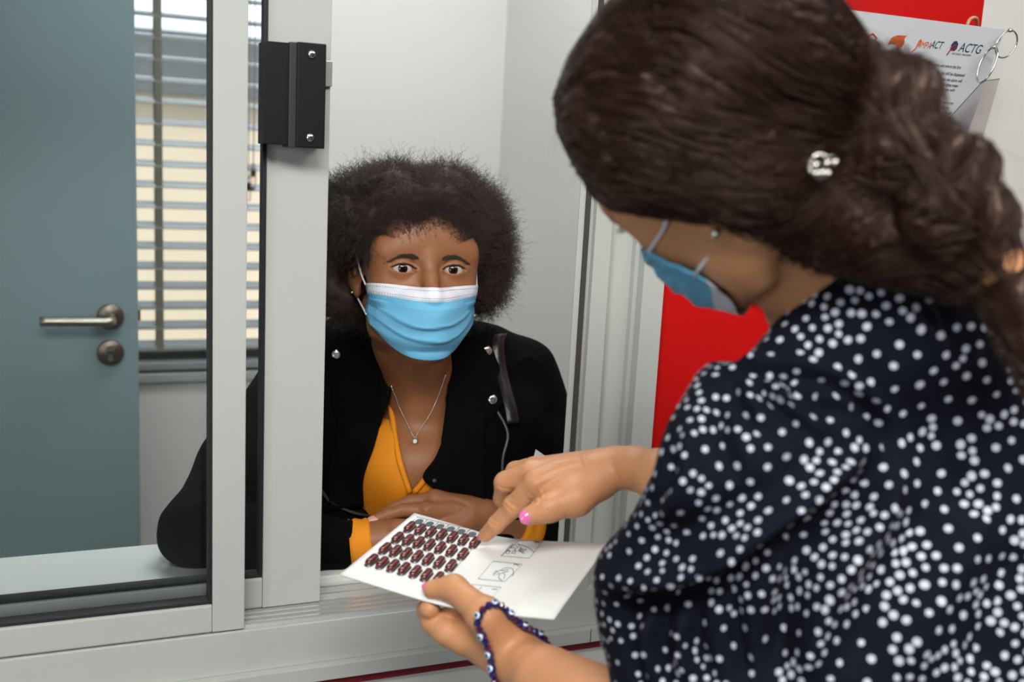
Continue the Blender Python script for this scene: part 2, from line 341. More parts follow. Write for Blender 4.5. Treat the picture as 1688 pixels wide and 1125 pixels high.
# ------------------------------------------------------------------ smooth bodies: signed distance grids turned into one skin
BIG = .05
class Grid:
    def __init__(s, lo, hi, h):
        s.lo = np.asarray(lo, float); s.h = h
        s.n = np.ceil((np.asarray(hi) - s.lo) / h).astype(int) + 1
        s.a = np.full(s.n, BIG, np.float32)
        s.ax = [(s.lo[i] + np.arange(s.n[i]) * h).astype(np.float32) for i in range(3)]
    def sub(s, lo, hi):
        i0 = np.clip(np.floor((np.asarray(lo) - s.lo) / s.h).astype(int), 0, s.n); i1 = np.clip(np.ceil((np.asarray(hi) - s.lo) / s.h).astype(int) + 1, 0, s.n)
        sl = tuple(slice(a, b) for a, b in zip(i0, i1))
        if any(b <= a for a, b in zip(i0, i1)): return None, None
        return sl, (s.ax[0][sl[0]][:, None, None], s.ax[1][sl[1]][None, :, None], s.ax[2][sl[2]][None, None, :])
    def op(s, f, lo, hi, k=.005, mode='u'):
        mg = k + .022
        sl, p = s.sub(np.asarray(lo) - mg, np.asarray(hi) + mg)
        if sl is None: return s
        d = f(*p).astype(np.float32); a = s.a[sl]
        if mode == 'u':
            if k > 0: h = np.maximum(k - np.abs(a - d), 0) / k; r = np.minimum(a, d) - h * h * k * .25
            else: r = np.minimum(a, d)
        else:
            if mode == 's': d = -d
            if k > 0: h = np.maximum(k - np.abs(a - d), 0) / k; r = np.maximum(a, d) + h * h * k * .25
            else: r = np.maximum(a, d)
        s.a[sl] = r; return s
    def cap(s, a, b, ra, rb, k=.005, mode='u'):
        a = np.asarray(a, float); b = np.asarray(b, float); ab = b - a; L2 = float(ab @ ab) + 1e-12; R = max(ra, rb)
        def f(x, y, z):
            x = x - a[0]; y = y - a[1]; z = z - a[2]
            t = np.clip((x * ab[0] + y * ab[1] + z * ab[2]) / L2, 0, 1)
            return np.sqrt((x - ab[0] * t) ** 2 + (y - ab[1] * t) ** 2 + (z - ab[2] * t) ** 2) - (ra + (rb - ra) * t)
        return s.op(f, np.minimum(a, b) - R, np.maximum(a, b) + R, k, mode)
    def chain(s, pts, k=.004, mode='u'):
        """pts: list of (point, radius)"""
        for (a, ra), (b, rb) in zip(pts[:-1], pts[1:]): s.cap(a, b, ra, rb, k, mode)
        return s
    def ell(s, c, r, R=None, k=.005, mode='u'):
        c = np.asarray(c, float); r = np.asarray(r, float); R = np.eye(3) if R is None else np.asarray(R, float)
        ext = np.sqrt(((R.T * r[None, :]) ** 2).sum(1))
        def f(x, y, z):
            x = x - c[0]; y = y - c[1]; z = z - c[2]
            q = [(R[i, 0] * x + R[i, 1] * y + R[i, 2] * z) / r[i] for i in range(3)]
            k0 = np.sqrt(q[0] ** 2 + q[1] ** 2 + q[2] ** 2) + 1e-9
            k1 = np.sqrt((q[0] / r[0]) ** 2 + (q[1] / r[1]) ** 2 + (q[2] / r[2]) ** 2) + 1e-9
            return k0 * (k0 - 1) / k1
        return s.op(f, c - ext, c + ext, k, mode)
    def sample(s, P):
        q = (np.asarray(P) - s.lo) / s.h; q = np.clip(q, 0, np.array(s.n) - 1.001); i = q.astype(int); f = q - i; a = s.a
        r = 0
        for dx in (0, 1):
            for dy_ in (0, 1):
                for dz in (0, 1):
                    r = r + a[i[:, 0] + dx, i[:, 1] + dy_, i[:, 2] + dz] * (f[:, 0] if dx else 1 - f[:, 0]) * (f[:, 1] if dy_ else 1 - f[:, 1]) * (f[:, 2] if dz else 1 - f[:, 2])
        return r
    def grad(s, P, e=None):
        e = e or s.h * 1.2; g = np.stack([s.sample(P + np.eye(3)[i] * e) - s.sample(P - np.eye(3)[i] * e) for i in range(3)], 1)
        return g / (np.linalg.norm(g, axis=1)[:, None] + 1e-9)
    def mesh(s, smooth=2):
        a = s.a; ins = a < 0
        c = np.zeros(np.array(a.shape) - 1, np.int8)
        for dx in (0, 1):
            for dy_ in (0, 1):
                for dz in (0, 1): c += ins[dx:a.shape[0] - 1 + dx, dy_:a.shape[1] - 1 + dy_, dz:a.shape[2] - 1 + dz]
        act = (c > 0) & (c < 8); I = np.argwhere(act); idx = np.full(act.shape, -1, np.int64); idx[act] = np.arange(len(I))
        cor = np.array([(x, y, z) for x in (0, 1) for y in (0, 1) for z in (0, 1)])
        v = np.stack([a[I[:, 0] + o[0], I[:, 1] + o[1], I[:, 2] + o[2]] for o in cor], 1).astype(float)
        acc = np.zeros((len(I), 3)); cnt = np.zeros(len(I))
        for i in range(8):
            for j in range(i + 1, 8):
                if np.abs(cor[i] - cor[j]).sum() != 1: continue
                m = (v[:, i] < 0) != (v[:, j] < 0); t = np.where(m, v[:, i] / (v[:, i] - v[:, j] + 1e-12), 0)
                acc += np.where(m[:, None], cor[i] + t[:, None] * (cor[j] - cor[i]), 0); cnt += m
        V = s.lo + (I + acc / cnt[:, None]) * s.h
        F = []
        for ax in range(3):
            sa = [slice(None)] * 3; sb = [slice(None)] * 3; sa[ax] = slice(0, -1); sb[ax] = slice(1, None)
            A, B = ins[tuple(sa)], ins[tuple(sb)]; u, w_ = [(1, 2), (2, 0), (0, 1)][ax]
            E = np.argwhere(A != B); E = E[(E[:, u] > 0) & (E[:, w_] > 0) & (E[:, u] < a.shape[u] - 1) & (E[:, w_] < a.shape[w_] - 1)]
            fl = A[E[:, 0], E[:, 1], E[:, 2]]
            def cell(du, dw): q = E.copy(); q[:, u] -= du; q[:, w_] -= dw; return idx[q[:, 0], q[:, 1], q[:, 2]]
            Q = np.stack([cell(1, 1), cell(0, 1), cell(0, 0), cell(1, 0)], 1); Q[~fl] = Q[~fl][:, ::-1]; F.append(Q)
        F = np.vstack(F); F = F[(F >= 0).all(1)]
        return relax(V, F, smooth), F
def relax(V, F, it, lam=.5):
    if it:
        e = np.vstack([F[:, [0, 1]], F[:, [1, 2]], F[:, [2, 3]], F[:, [3, 0]]]); i = np.r_[e[:, 0], e[:, 1]]; j = np.r_[e[:, 1], e[:, 0]]
        n = np.bincount(i, minlength=len(V))[:, None] + 1e-9
        for k in range(it):
            for l in (lam, -lam * .95):
                m = np.stack([np.bincount(i, V[j, c], minlength=len(V)) for c in range(3)], 1) / n; V = V + l * (m - V)
    return V
def vnormals(V, F):
    n = np.cross(V[F[:, 2]] - V[F[:, 0]], V[F[:, 3]] - V[F[:, 1]]); N = np.zeros_like(V)
    for c in range(4):
        for k in range(3): N[:, k] += np.bincount(F[:, c], n[:, k], minlength=len(V))
    return N / (np.linalg.norm(N, axis=1)[:, None] + 1e-12)
def qmesh(name, V, F, m, parent=None, mi=None):
    me = bpy.data.meshes.new(name); me.vertices.add(len(V)); me.vertices.foreach_set('co', np.asarray(V, np.float32).ravel())
    k = F.shape[1]; me.loops.add(F.size); me.loops.foreach_set('vertex_index', F.astype(np.int32).ravel())
    me.polygons.add(len(F)); me.polygons.foreach_set('loop_start', np.arange(0, F.size, k, dtype=np.int32))
    me.update(calc_edges=True); o = link(name, me, m, parent, True)
    if mi is not None: me.polygons.foreach_set('material_index', mi)
    return o
def joinvf(L):
    Vs, Fs, n = [], [], 0
    for V, F in L: Vs.append(V); Fs.append(F + n); n += len(V)
    return np.vstack(Vs), np.vstack(Fs)
_h = rng.random((32, 32, 32))
def vnoise(P, s):
    q = np.asarray(P) * s; i = np.floor(q).astype(int); f = q - i; f = f * f * (3 - 2 * f); r = 0
    for dx in (0, 1):
        for dy_ in (0, 1):
            for dz in (0, 1):
                r = r + _h[(i[:, 0] + dx) % 32, (i[:, 1] + dy_) % 32, (i[:, 2] + dz) % 32] * (f[:, 0] if dx else 1 - f[:, 0]) * (f[:, 1] if dy_ else 1 - f[:, 1]) * (f[:, 2] if dz else 1 - f[:, 2])
    return r * 2 - 1
def vnoise3(P, s): return np.stack([vnoise(P + o, s) for o in (0., 7.31, 13.7)], 1)
def proj(x, y, z):
    X, Y, Z = x - CAMP[0], y - CAMP[1], z - CAMP[2]
    cx = CW[0, 0] * X + CW[1, 0] * Y + CW[2, 0] * Z; cy = CW[0, 1] * X + CW[1, 1] * Y + CW[2, 1] * Z; cz = CW[0, 2] * X + CW[1, 2] * Y + CW[2, 2] * Z
    return 844 + FPX * cx / cz, 562.5 + FPX * cy / cz, cz
def polysd(poly, u, v):
    """signed distance of (u,v) to a closed outline, negative inside"""
    P = np.asarray(poly, float); d = np.full(np.broadcast(u, v).shape, 1e12); ins = np.zeros(d.shape, bool)
    for a, b in zip(P, np.roll(P, -1, 0)):
        e = b - a; t = np.clip(((u - a[0]) * e[0] + (v - a[1]) * e[1]) / (e @ e + 1e-12), 0, 1)
        d = np.minimum(d, (u - a[0] - e[0] * t) ** 2 + (v - a[1] - e[1] * t) ** 2)
        c = ((a[1] > v) != (b[1] > v)) & (u < (b[0] - a[0]) * (v - a[1]) / (b[1] - a[1] + 1e-12) + a[0]); ins ^= c
    d = np.sqrt(d); return np.where(ins, -d, d)
def outline(poly, dmin=0, dmax=9):
    def f(x, y, z):
        u, v, c = proj(x, y, z); r = polysd(poly, u, v) * c / FPX
        return np.maximum(r, np.maximum(dmin - c, c - dmax)) if dmax < 9 or dmin > 0 else r
    return f
def hair_curves(name, S, rad, m, parent=None):
    """S: (n strands, k points, 3)"""
    n, k = S.shape[:2]; cu = bpy.data.hair_curves.new(name); cu.add_curves([k] * n)
    cu.points.foreach_set('position', S.astype(np.float32).ravel())
    r = np.broadcast_to(rad, (n, k)).astype(np.float32).ravel()
    at = cu.attributes.get('radius') or cu.attributes.new('radius', 'FLOAT', 'POINT'); at.data.foreach_set('value', r)
    cu.materials.append(m); o = bpy.data.objects.new(name, cu); COL.objects.link(o)
    if parent is not None: o.parent = parent; o.matrix_parent_inverse = parent.matrix_basis.inverted()
    return o
def surfpts(V, F, n):
    """random points and normals on a mesh"""
    a = np.linalg.norm(np.cross(V[F[:, 2]] - V[F[:, 0]], V[F[:, 3]] - V[F[:, 1]]), axis=1); f = rng.choice(len(F), n, p=a / a.sum())
    w = rng.random((n, 2)); q = V[F[f]]; p = (q[:, 0] * (1 - w[:, :1]) + q[:, 1] * w[:, :1]) * (1 - w[:, 1:]) + (q[:, 3] * (1 - w[:, :1]) + q[:, 2] * w[:, :1]) * w[:, 1:]
    nn = np.cross(q[:, 2] - q[:, 0], q[:, 3] - q[:, 1]); return p, nn / (np.linalg.norm(nn, axis=1)[:, None] + 1e-12)

class Head:
    """head frame: L (her left), F (face), U (up), origin midway between the ears at eye level"""
    def __init__(s, c, L, F, U, sc=1.0):
        F = nrm(F); U = nrm(np.asarray(U, float) - F * np.dot(U, F)); L = np.asarray(L, float); L = nrm(L - F * np.dot(L, F) - U * np.dot(L, U))
        s.c = np.asarray(c, float); s.R = np.array([L, F, U]); s.s = sc
    def w(s, l, f, u): return s.c + (np.array([l, f, u]) * s.s) @ s.R
    def wa(s, P): return s.c + (np.asarray(P) * s.s) @ s.R
    def loc(s, P): return ((np.asarray(P) - s.c) @ s.R.T) / s.s
    def build(s, g, ear=True, cf=0.0, cu=0.0):
        k = s.s; R = s.R
        def E(l, f, u, r, kk=.01, mode='u', rot=None):
            RR = R if rot is None else rot @ R
            g.ell(s.w(l, f, u), np.array(r) * k, RR, kk * k, mode)
        def C(a, b, ra, rb, kk=.008, mode='u'): g.cap(s.w(*a), s.w(*b), ra * k, rb * k, kk * k, mode)
        E(0, -.008, .036, (.072, .093, .083)); E(0, .034, -.022, (.060, .058, .074), .02)
        for m in (1, -1):
            C((m * .054, .0, -.045), (m * .046, .02, -.075), .014, .013, .02); C((m * .046, .02, -.075), (m * .014, .072 - cf, -.102 + cu), .013, .013, .02)
            E(m * .036, .056, -.030, (.024, .024, .022), .018)
            E(m * .030, .071, .022, (.028, .016, .013), .022)
            E(m * .050, .045, .012, (.014, .028, .034), .03)
        E(0, .081 - cf, -.103 + cu, (.017, .013, .013), .014); E(0, .086 - cf * .6, -.068, (.024, .012, .014), .014)
        E(0, .070, .045, (.046, .022, .032), .022)
        C((0, .086, .012), (0, .094, -.012), .0075, .0075, .012); C((0, .094, -.012), (0, .108, -.038), .0075, .0105, .008)
        for m in (1, -1):
            E(m * .012, .098, -.042, (.0065, .009, .007), .006)
            E(m * .0315, .0965, -.002, (.0155, .0110, .0095), .012, 's')
            E(m * .0315, .0755, -.001, (.0155, .0147, .0147), .006)
            g.chain([(s.w(m * (.0315 + .017 * t), .0755 + .0168 * math.sqrt(max(.05, 1 - (.95 * t) ** 2)) - .0015, .0085 - .0045 * t * t), .0007 * k) for t in np.linspace(-.85, .9, 9)], .0022 * k, 's')
            C((m * .017, .088, -.002), (m * .020, .086, -.003), .002, .002, .004)
        if ear:
            for m in (1, -1):
                a = .35; rt = np.array([[1, 0, 0], [0, math.cos(a), math.sin(a)], [0, -math.sin(a), math.cos(a)]]); b = m * .5
                r2 = np.array([[math.cos(b), math.sin(b), 0], [-math.sin(b), math.cos(b), 0], [0, 0, 1]])
                E(m * .077, -.006, .000, (.0055, .017, .030), .006, 'u', r2 @ rt)
                E(m * .0825, -.004, .005, (.005, .0095, .018), .003, 's', r2 @ rt)
                E(m * .075, .002, -.028, (.005, .009, .009), .005); C((m * .078, .008, -.006), (m * .078, .008, .0), .0035, .003, .003)
        return s
    def eyecut(s, g, m, op=.0060, lo=.0050, tilt=.06):
        """almond eye opening"""
        c = s.w(m * .0315, .0755, -.001); R = s.R; k = s.s
        def f(x, y, z):
            x = x - c[0]; y = y - c[1]; z = z - c[2]; l = (R[0, 0] * x + R[0, 1] * y + R[0, 2] * z) / k * m; q = (R[1, 0] * x + R[1, 1] * y + R[1, 2] * z) / k; u = (R[2, 0] * x + R[2, 1] * y + R[2, 2] * z) / k
            u = u - l * tilt; t = l / .0152; top = op * (1 - np.clip(t * .92 + .06, -1.2, 1.2) ** 2); bot = -lo * (1 - np.clip(t * .92 - .06, -1.2, 1.2) ** 2)
            return np.maximum(np.maximum(u - top, bot - u), .006 - q) * .9 * k
        g.op(f, c - .02 * k, c + .02 * k, .0008, 's')
# ------------------------------------------------------------------ the girl behind the window
M['skinG'] = mat('brown_skin', rgb(146, 96, 64), .45, spec=.35, bump=.25, bscale=500, var=.08, vscale=30, sss=.12)
M['hairG'] = mat('black_brown_hair', rgb(62, 50, 46), .55, spec=.3)
M['jacket'] = mat('black_suede', rgb(8, 8, 9), .9, spec=.08, bump=.6, bscale=350)
M['mustard'] = mat('mustard_knit', rgb(226, 138, 8), .8, bump=.5, bscale=700, var=.05, vscale=60)
M['maskB'] = mat('light_blue_mask_fabric', rgb(112, 184, 222), .75, spec=.2, bump=.3, bscale=900, var=.05, vscale=60)
M['maskW'] = mat('white_mask_fabric', rgb(226, 228, 238), .75, spec=.2, bump=.25, bscale=900)
M['maskP'] = mat('mask_weld_marks', rgb(62, 120, 160), .8)
M['silver'] = mat('silver', rgb(225, 222, 215), .15, metal=1)
M['nailG'] = mat('natural_nail', rgb(205, 160, 135), .25, coat=.5)
M['lash'] = mat('dark_lash', rgb(20, 14, 12), .7)
def eye_material(name, iris):
    m = bpy.data.materials.new(name); m.use_nodes = True; nt = m.node_tree; b = nt.nodes['Principled BSDF']
    b.inputs['Roughness'].default_value = .12; b.inputs['Specular IOR Level'].default_value = .35
    tc = nt.nodes.new('ShaderNodeTexCoord'); sp = nt.nodes.new('ShaderNodeSeparateXYZ'); nt.links.new(tc.outputs['Object'], sp.inputs[0])
    rp = nt.nodes.new('ShaderNodeValToRGB'); e = rp.color_ramp; e.interpolation = 'LINEAR'
    nt.links.new(sp.outputs[2], rp.inputs[0])
    e.elements[0].color = rgb(196, 184, 176); e.elements[1].color = rgb(6, 5, 5); e.elements[1].position = .972
    for p, c in ((.885, rgb(190, 176, 168)), (.908, iris), (.962, iris)):
        q = e.elements.new(p); q.color = c
    nt.links.new(rp.outputs[0], b.inputs['Base Color']); return m
M['eye'] = eye_material('dark_brown_eye', rgb(44, 24, 14))
def eyeball(head, m, target, parent, r=.0132):
    """unit sphere whose local +Z is the gaze"""
    c = head.w(m * .0315, .0755, -.001); bm = bmesh.new(); bmesh.ops.create_uvsphere(bm, u_segments=40, v_segments=32, radius=1)
    me = bpy.data.meshes.new('eye'); bm.to_mesh(me); bm.free(); o = link('eye', me, M['eye'], None, True)
    g = Vector(nrm(np.asarray(target) - c)); q = g.to_track_quat('Z', 'Y'); o.rotation_mode = 'QUATERNION'
    o.parent = parent; o.matrix_parent_inverse = parent.matrix_basis.inverted()
    o.location = Vector(c); o.rotation_quaternion = q; o.scale = (r * head.s,) * 3; return o

def clear_counter(g, z=.9515):
    g.op(lambda x, y, z_: np.maximum(np.maximum(z_ - z, y - 1.4265), 1.10 - y), [-1.2, 1.10, .80], [1.1, 1.4265, z], .001, 's')
girl = empty('person', W(690, 900, 1.5) * np.array([1, 1, 0]) + np.array([0, 0, FZ]),
             'person with a curly afro, face mask and black jacket leaning on the booth counter', 'person')
hc = cam2w([(684 - 844) / FPX * 1.43, (446 - 562.5) / FPX * 1.43, 1.43])
H = Head(hc, CW @ np.array([.95, -.0, .30]), CW @ np.array([.29, .035, -.95]), CW @ np.array([.015, -1, -.03]), 1.07)
# skin: head, neck, chest
gh = 0.0013
lo = H.c - np.array([.11, .135, .36]); hi = H.c + np.array([.15, .19, .15])
g = Grid(lo, hi, gh); H.build(g)
nb = W(700, 668, 1.505)
g.chain([(H.w(0, -.025, -.04), .054), (H.w(0, -.022, -.09), .050), (nb + CW @ np.array([0, .0, .02]), .052)], .02)
for m in (1, -1):   # collar bones and chest
    g.cap(W(692 + m * 14, 668, 1.478), W(692 + m * 90, 655, 1.55), .008, .010, .03)
    g.cap(W(692 + m * 22, 600, 1.445), W(692 + m * 6, 662, 1.474), .007, .006, .022)
g.ell(W(690, 760, 1.56), (.105, .085, .13), CW.T, .04)
for m in (1, -1): g.ell(W(690 + m * 50, 815, 1.555), (.050, .056, .07), CW.T, .05)
clear_counter(g)
for m in (1, -1): H.eyecut(g, m)
V, F = g.mesh(1)
girl_parts = [(V, F)]
GH = g
# ------------ forearms and hands (girl)
def finger(g, pts, rs, k=.003):
    g.chain(list(zip(pts, rs)), k)
def nail(name, c, fdir, ndir, w, l, m, parent):
    """small curved plate lying on the finger end"""
    fdir = nrm(fdir); ndir = nrm(np.asarray(ndir) - fdir * np.dot(ndir, fdir)); s = np.cross(fdir, ndir); rows = []
    for v in np.linspace(-1, 1, 11):
        row = []
        for u in np.linspace(-1, 1, 7):
            ww = w * math.sqrt(max(.02, 1 - abs(v * .97) ** 3.4)); row.append(np.asarray(c) + s * u * ww + fdir * v * l - ndir * (u * u * w * .45 + (.1 * l if v < 0 else .16 * l) * v * v))
        rows.append(row)
    return patch(name, rows, m, parent, n=2, thick=.0007)
gl = Grid(W(600, 760, 1.34) - .04, W(600, 760, 1.34) - .04 + .01, .0016)
def grid_around(pts, mg, h):
    P = np.array(pts); return Grid(P.min(0) - mg, P.max(0) + mg, h)
# left hand, lying on top, fingers to the left of the picture
wl = W(800, 852, 1.452); el = W(935, 905, 1.56)
mc = {'i': W(703, 843, 1.405), 'm': W(716, 823, 1.425), 'r': W(730, 818, 1.45), 'p': W(748, 822, 1.468)}
g = grid_around([wl, el, W(605, 860, 1.40), W(730, 800, 1.50), W(720, 880, 1.42)], .04, .0015)
g.chain([(el, .036), (W(860, 868, 1.50), .027), (wl, .0225), (W(772, 846, 1.442), .024)], .012)
for k_, r_a in (('i', .0115), ('m', .0118), ('r', .011), ('p', .0100)):
    g.cap(W(775, 846, 1.445) * .6 + mc[k_] * .4, mc[k_], .0145, r_a, .009)
    g.cap(wl, mc[k_], .017, r_a, .009)
finger(g, [mc['i'], W(664, 842, 1.402), W(640, 849, 1.396), W(617, 857, 1.392)], [.0112, .0092, .0082, .0068])
finger(g, [mc['m'], W(675, 828, 1.425), W(650, 838, 1.42), W(628, 850, 1.416)], [.0112, .0093, .0082, .007])
finger(g, [mc['r'], W(690, 828, 1.445), W(665, 842, 1.440), W(648, 855, 1.435)], [.0105, .0088, .008, .007])
finger(g, [mc['p'], W(712, 830, 1.462), W(695, 845, 1.455), W(680, 858, 1.45)], [.0095, .008, .0075, .0065])
finger(g, [W(770, 860, 1.43), W(738, 873, 1.408), W(712, 878, 1.40), W(690, 880, 1.395)], [.017, .012, .0105, .0085], .008)
clear_counter(g); V, F = g.mesh(2); N = vnormals(V, F); u_, v_, c_ = proj(V[:, 0], V[:, 1], V[:, 2]); GHAND = (V, F, N, u_, v_); girl_parts.append((V, F)); hand_i = len(girl_parts) - 1
def strokes(px, py, L):
    """folds and creases: ridges (+) and furrows (-) along drawn lines"""
    D_ = np.zeros(len(px))
    for pts, wd, am in L:
        P = crom(np.array([(a, b, 0.) for a, b in pts]), 4)[:, :2]; dm = np.full(len(px), 1e9); tt = np.zeros(len(px)); k = len(P) - 1
        for i, (a, b) in enumerate(zip(P[:-1], P[1:])):
            e = b - a; t = np.clip(((px - a[0]) * e[0] + (py - a[1]) * e[1]) / (e @ e + 1e-9), 0, 1)
            d = (px - a[0] - e[0] * t) ** 2 + (py - a[1] - e[1] * t) ** 2; m = d < dm; dm[m] = d[m]; tt[m] = (i + t[m]) / k
        D_ += am * np.exp(-dm / wd ** 2) * np.clip(np.minimum(tt, 1 - tt) * 5 + .15, 0, 1)
    return D_
girl_parts[hand_i] = (V + N * (strokes(u_, v_, [([(700, 838), (735, 832), (770, 838)], 4, .0012), ([(712, 826), (745, 824), (775, 834)], 3.5, -.0010), ([(720, 818), (750, 820), (780, 834)], 3.5, .0010),
    ([(660, 834), (664, 842), (662, 850)], 2, -.0008), ([(668, 833), (671, 842), (669, 850)], 2, -.0006), ([(640, 842), (642, 849), (641, 856)], 1.8, -.0006), ([(694, 836), (703, 843), (702, 852)], 3, .0010),
    ([(752, 838), (762, 840), (770, 846)], 4, .0010), ([(690, 852), (670, 858), (650, 862)], 2.5, -.0010)]) * ((N * (CAMP - V)).sum(1) > 0))[:, None], F)
# right hand under it
er = W(318, 885, 1.36); wr = W(618, 893, 1.385)
g = grid_around([er, wr, W(760, 890, 1.40)], .045, .0018)
g.chain([(er, .040), (W(480, 892, 1.375), .029), (wr, .0255), (W(650, 888, 1.39), .025)], .012)
for i, (px, py, dd) in enumerate(((700, 872, 1.40), (705, 882, 1.395), (706, 892, 1.39), (700, 902, 1.388))):
    a = W(px - 20, py + 4, dd); g.cap(W(640, 890, 1.388), a, .019, .012, .012)
    finger(g, [a, W(px + 22, py + 4, dd + .004), W(px + 48, py + 8, dd + .008)], [.0105, .009, .007])
finger(g, [W(640, 880, 1.385), W(655, 872, 1.375), W(672, 866, 1.372)], [.015, .011, .0085], .008)
clear_counter(g); girl_parts.append(g.mesh(2))
# upper arms and trunk, under the jacket
g = Grid(W(600, 760, 1.56) - .45, W(600, 760, 1.56) + .42, .006)
g.chain([(W(505, 620, 1.58), .045), (er, .034)], .02); g.chain([(W(868, 625, 1.58), .045), (el, .034)], .02)
g.ell(W(690, 760, 1.62), (.15, .16, .08), CW.T, .04)
clear_counter(g); girl_parts.append(g.mesh(1))
V, F = joinvf(girl_parts)
qmesh('body', V, F, M['skinG'], girl)
for m in (1, -1):
    eyeball(H, m, CAMP + CW @ np.array([.12, -.02, .1]), girl)
    # lash line following the lid edge
    c = np.array([m * .0315, .0755, -.001]); up = []
    for t in np.linspace(-1, 1, 15):
        l = t * .0152; u = .0056 * (1 - min(1.2, abs(t * .92 + .06)) ** 2) + l * .06; q = math.sqrt(max(1e-6, .0146 ** 2 - l * l * .9 - u * u)) + .0002
        up.append(H.w(c[0] + m * l, c[1] + q, c[2] + u))
    MB().tube(up, [.0003 + .0006 * math.sin(math.pi * (i + .6) / 15.5) for i in range(15)], 6).build('eyelashes', M['lash'], girl, True)
# eyebrows: short dark hairs lying on the brow
def on_skin(G, P, lift=0):
    for _ in range(6): P = P - G.grad(P) * (G.sample(P) - lift)[:, None]
    return P
for m in (1, -1):
    n = 460; t = rng.random(n) ** .9; th = (rng.random(n) - .5)
    l = .0120 + .034 * t; u = .0125 + .0055 * np.sin(np.clip(t * 1.0 + .02, 0, 1) * math.pi * .8) + th * (.0064 * (1 - t * .65)) * np.clip(.45 + t * 3, 0, 1)
    base = H.wa(np.stack([m * l, .088 - .35 * (l ** 2) / .05, u], 1)); base = on_skin(GH, base, .0001)
    dirn = (np.stack([m * np.ones(n), -t * .6, .5 - t * .9 + .4 * rng.random(n)], 1) @ H.R); dirn /= np.linalg.norm(dirn, axis=1)[:, None]
    S = np.stack([on_skin(GH, base + dirn * (.0052 * j / 4), .0002 + .00008 * j) for j in range(5)], 1)
    hair_curves('eyebrow', S, np.array([.00013, .00013, .00012, .0001, .00005]), M['hairG'], girl)
# ------------ afro
def hL(l, f, u): return H.w(l, f, u)
g = Grid(H.c - .19, H.c + .2, .003)
for l, f, u, r in ((.055, -.02, .055, .068), (-.055, -.02, .055, .068), (.0, -.05, .05, .085), (.085, -.025, .02, .048), (-.085, -.03, .02, .048), (.092, -.03, -.02, .036), (-.094, -.035, -.025, .036), (0, -.06, -.02, .07), (.03, .035, .092, .038), (-.03, .035, .092, .038), (.064, .02, .055, .030), (-.064, .02, .055, .030)):
    g.ell(hL(l, f, u), np.array([r, r, r]) * H.s, H.R, .02)
g.ell(hL(0, .075, -.006), np.array([.061, .075, .056]) * H.s, H.R, .016, 's')
g.cap(hL(-.002, .105, .122), hL(-.002, -.09, .160), .026, .024, .012, 's')
g.ell(hL(-.083, .030, -.012), np.array([.026, .045, .030]) * H.s, H.R, .012, 's')
V, F = g.mesh(1); N = vnormals(V, F); V = V + N * (vnoise(V, 55) * .004 + vnoise(V, 120) * .002)[:, None]
hair = qmesh('hair', V, F, M['hairG'], girl)
def curls(P, N, L, k, amp, turns, droop=.0):
    n = len(P); t = np.linspace(0, 1, k)[None, :, None]; L = L[:, None, None]
    D_ = N + .55 * vnoise3(P, 35) + .35 * rng.normal(size=(n, 3)); D_ /= np.linalg.norm(D_, axis=1)[:, None]
    a = np.cross(D_, rng.normal(size=(n, 3))); a /= np.linalg.norm(a, axis=1)[:, None]; b = np.cross(D_, a)
    ph = rng.random((n, 1, 1)) * 6.28; tu = turns * (.7 + .6 * rng.random((n, 1, 1)))
    am = amp * (.6 + .8 * rng.random((n, 1, 1)))
    return P[:, None] + D_[:, None] * t * L + am * np.minimum(t * 4, 1) * (np.cos(ph + tu * 6.28 * t) * a[:, None] + np.sin(ph + tu * 6.28 * t) * b[:, None]) - np.array([0, 0, droop]) * t * t
P, N_ = surfpts(V, F, 26000)
q = H.loc(P); keep = ~((q[:, 0] < -.058) & (q[:, 1] > -.012) & (q[:, 2] < .012) & (q[:, 2] > -.05)) & ~((q[:, 1] > .045) & (np.abs(q[:, 0]) < .058) & (q[:, 2] < .042))
P, N_ = P[keep], N_[keep]
S = curls(P - N_ * .004, N_, .016 + .014 * rng.random(len(P)) + .016 * (rng.random(len(P)) < .06), 16, .0022, 2.2)
hair_curves('curls', S, np.linspace(.00019, .00009, 16), M['hairG'], hair)
# hairline fuzz on the forehead and temples
n = 9500; l = (rng.random(n) * 2 - 1) * .064; uu = .062 + .010 * rng.normal(size=n) + .012 * rng.random(n) - 11. * l * l + .003 * np.sin(l * 130)
B = H.wa(np.stack([l, .085 - 8 * l * l, uu], 1)); B = on_skin(GH, B, 0)
nn = GH.grad(B); dirn = nn * .6 + (np.stack([l * 6, l * 0, 1 + l * 0], 1) @ H.R) * .8
S = curls(B, dirn / np.linalg.norm(dirn, axis=1)[:, None], .008 + .016 * rng.random(n) * np.clip((uu + 11 * l * l - .045) / .028, .06, 1), 10, .0009, 2.5)
hair_curves('hairline', S, np.linspace(.00009, .00005, 10), M['hairG'], hair)
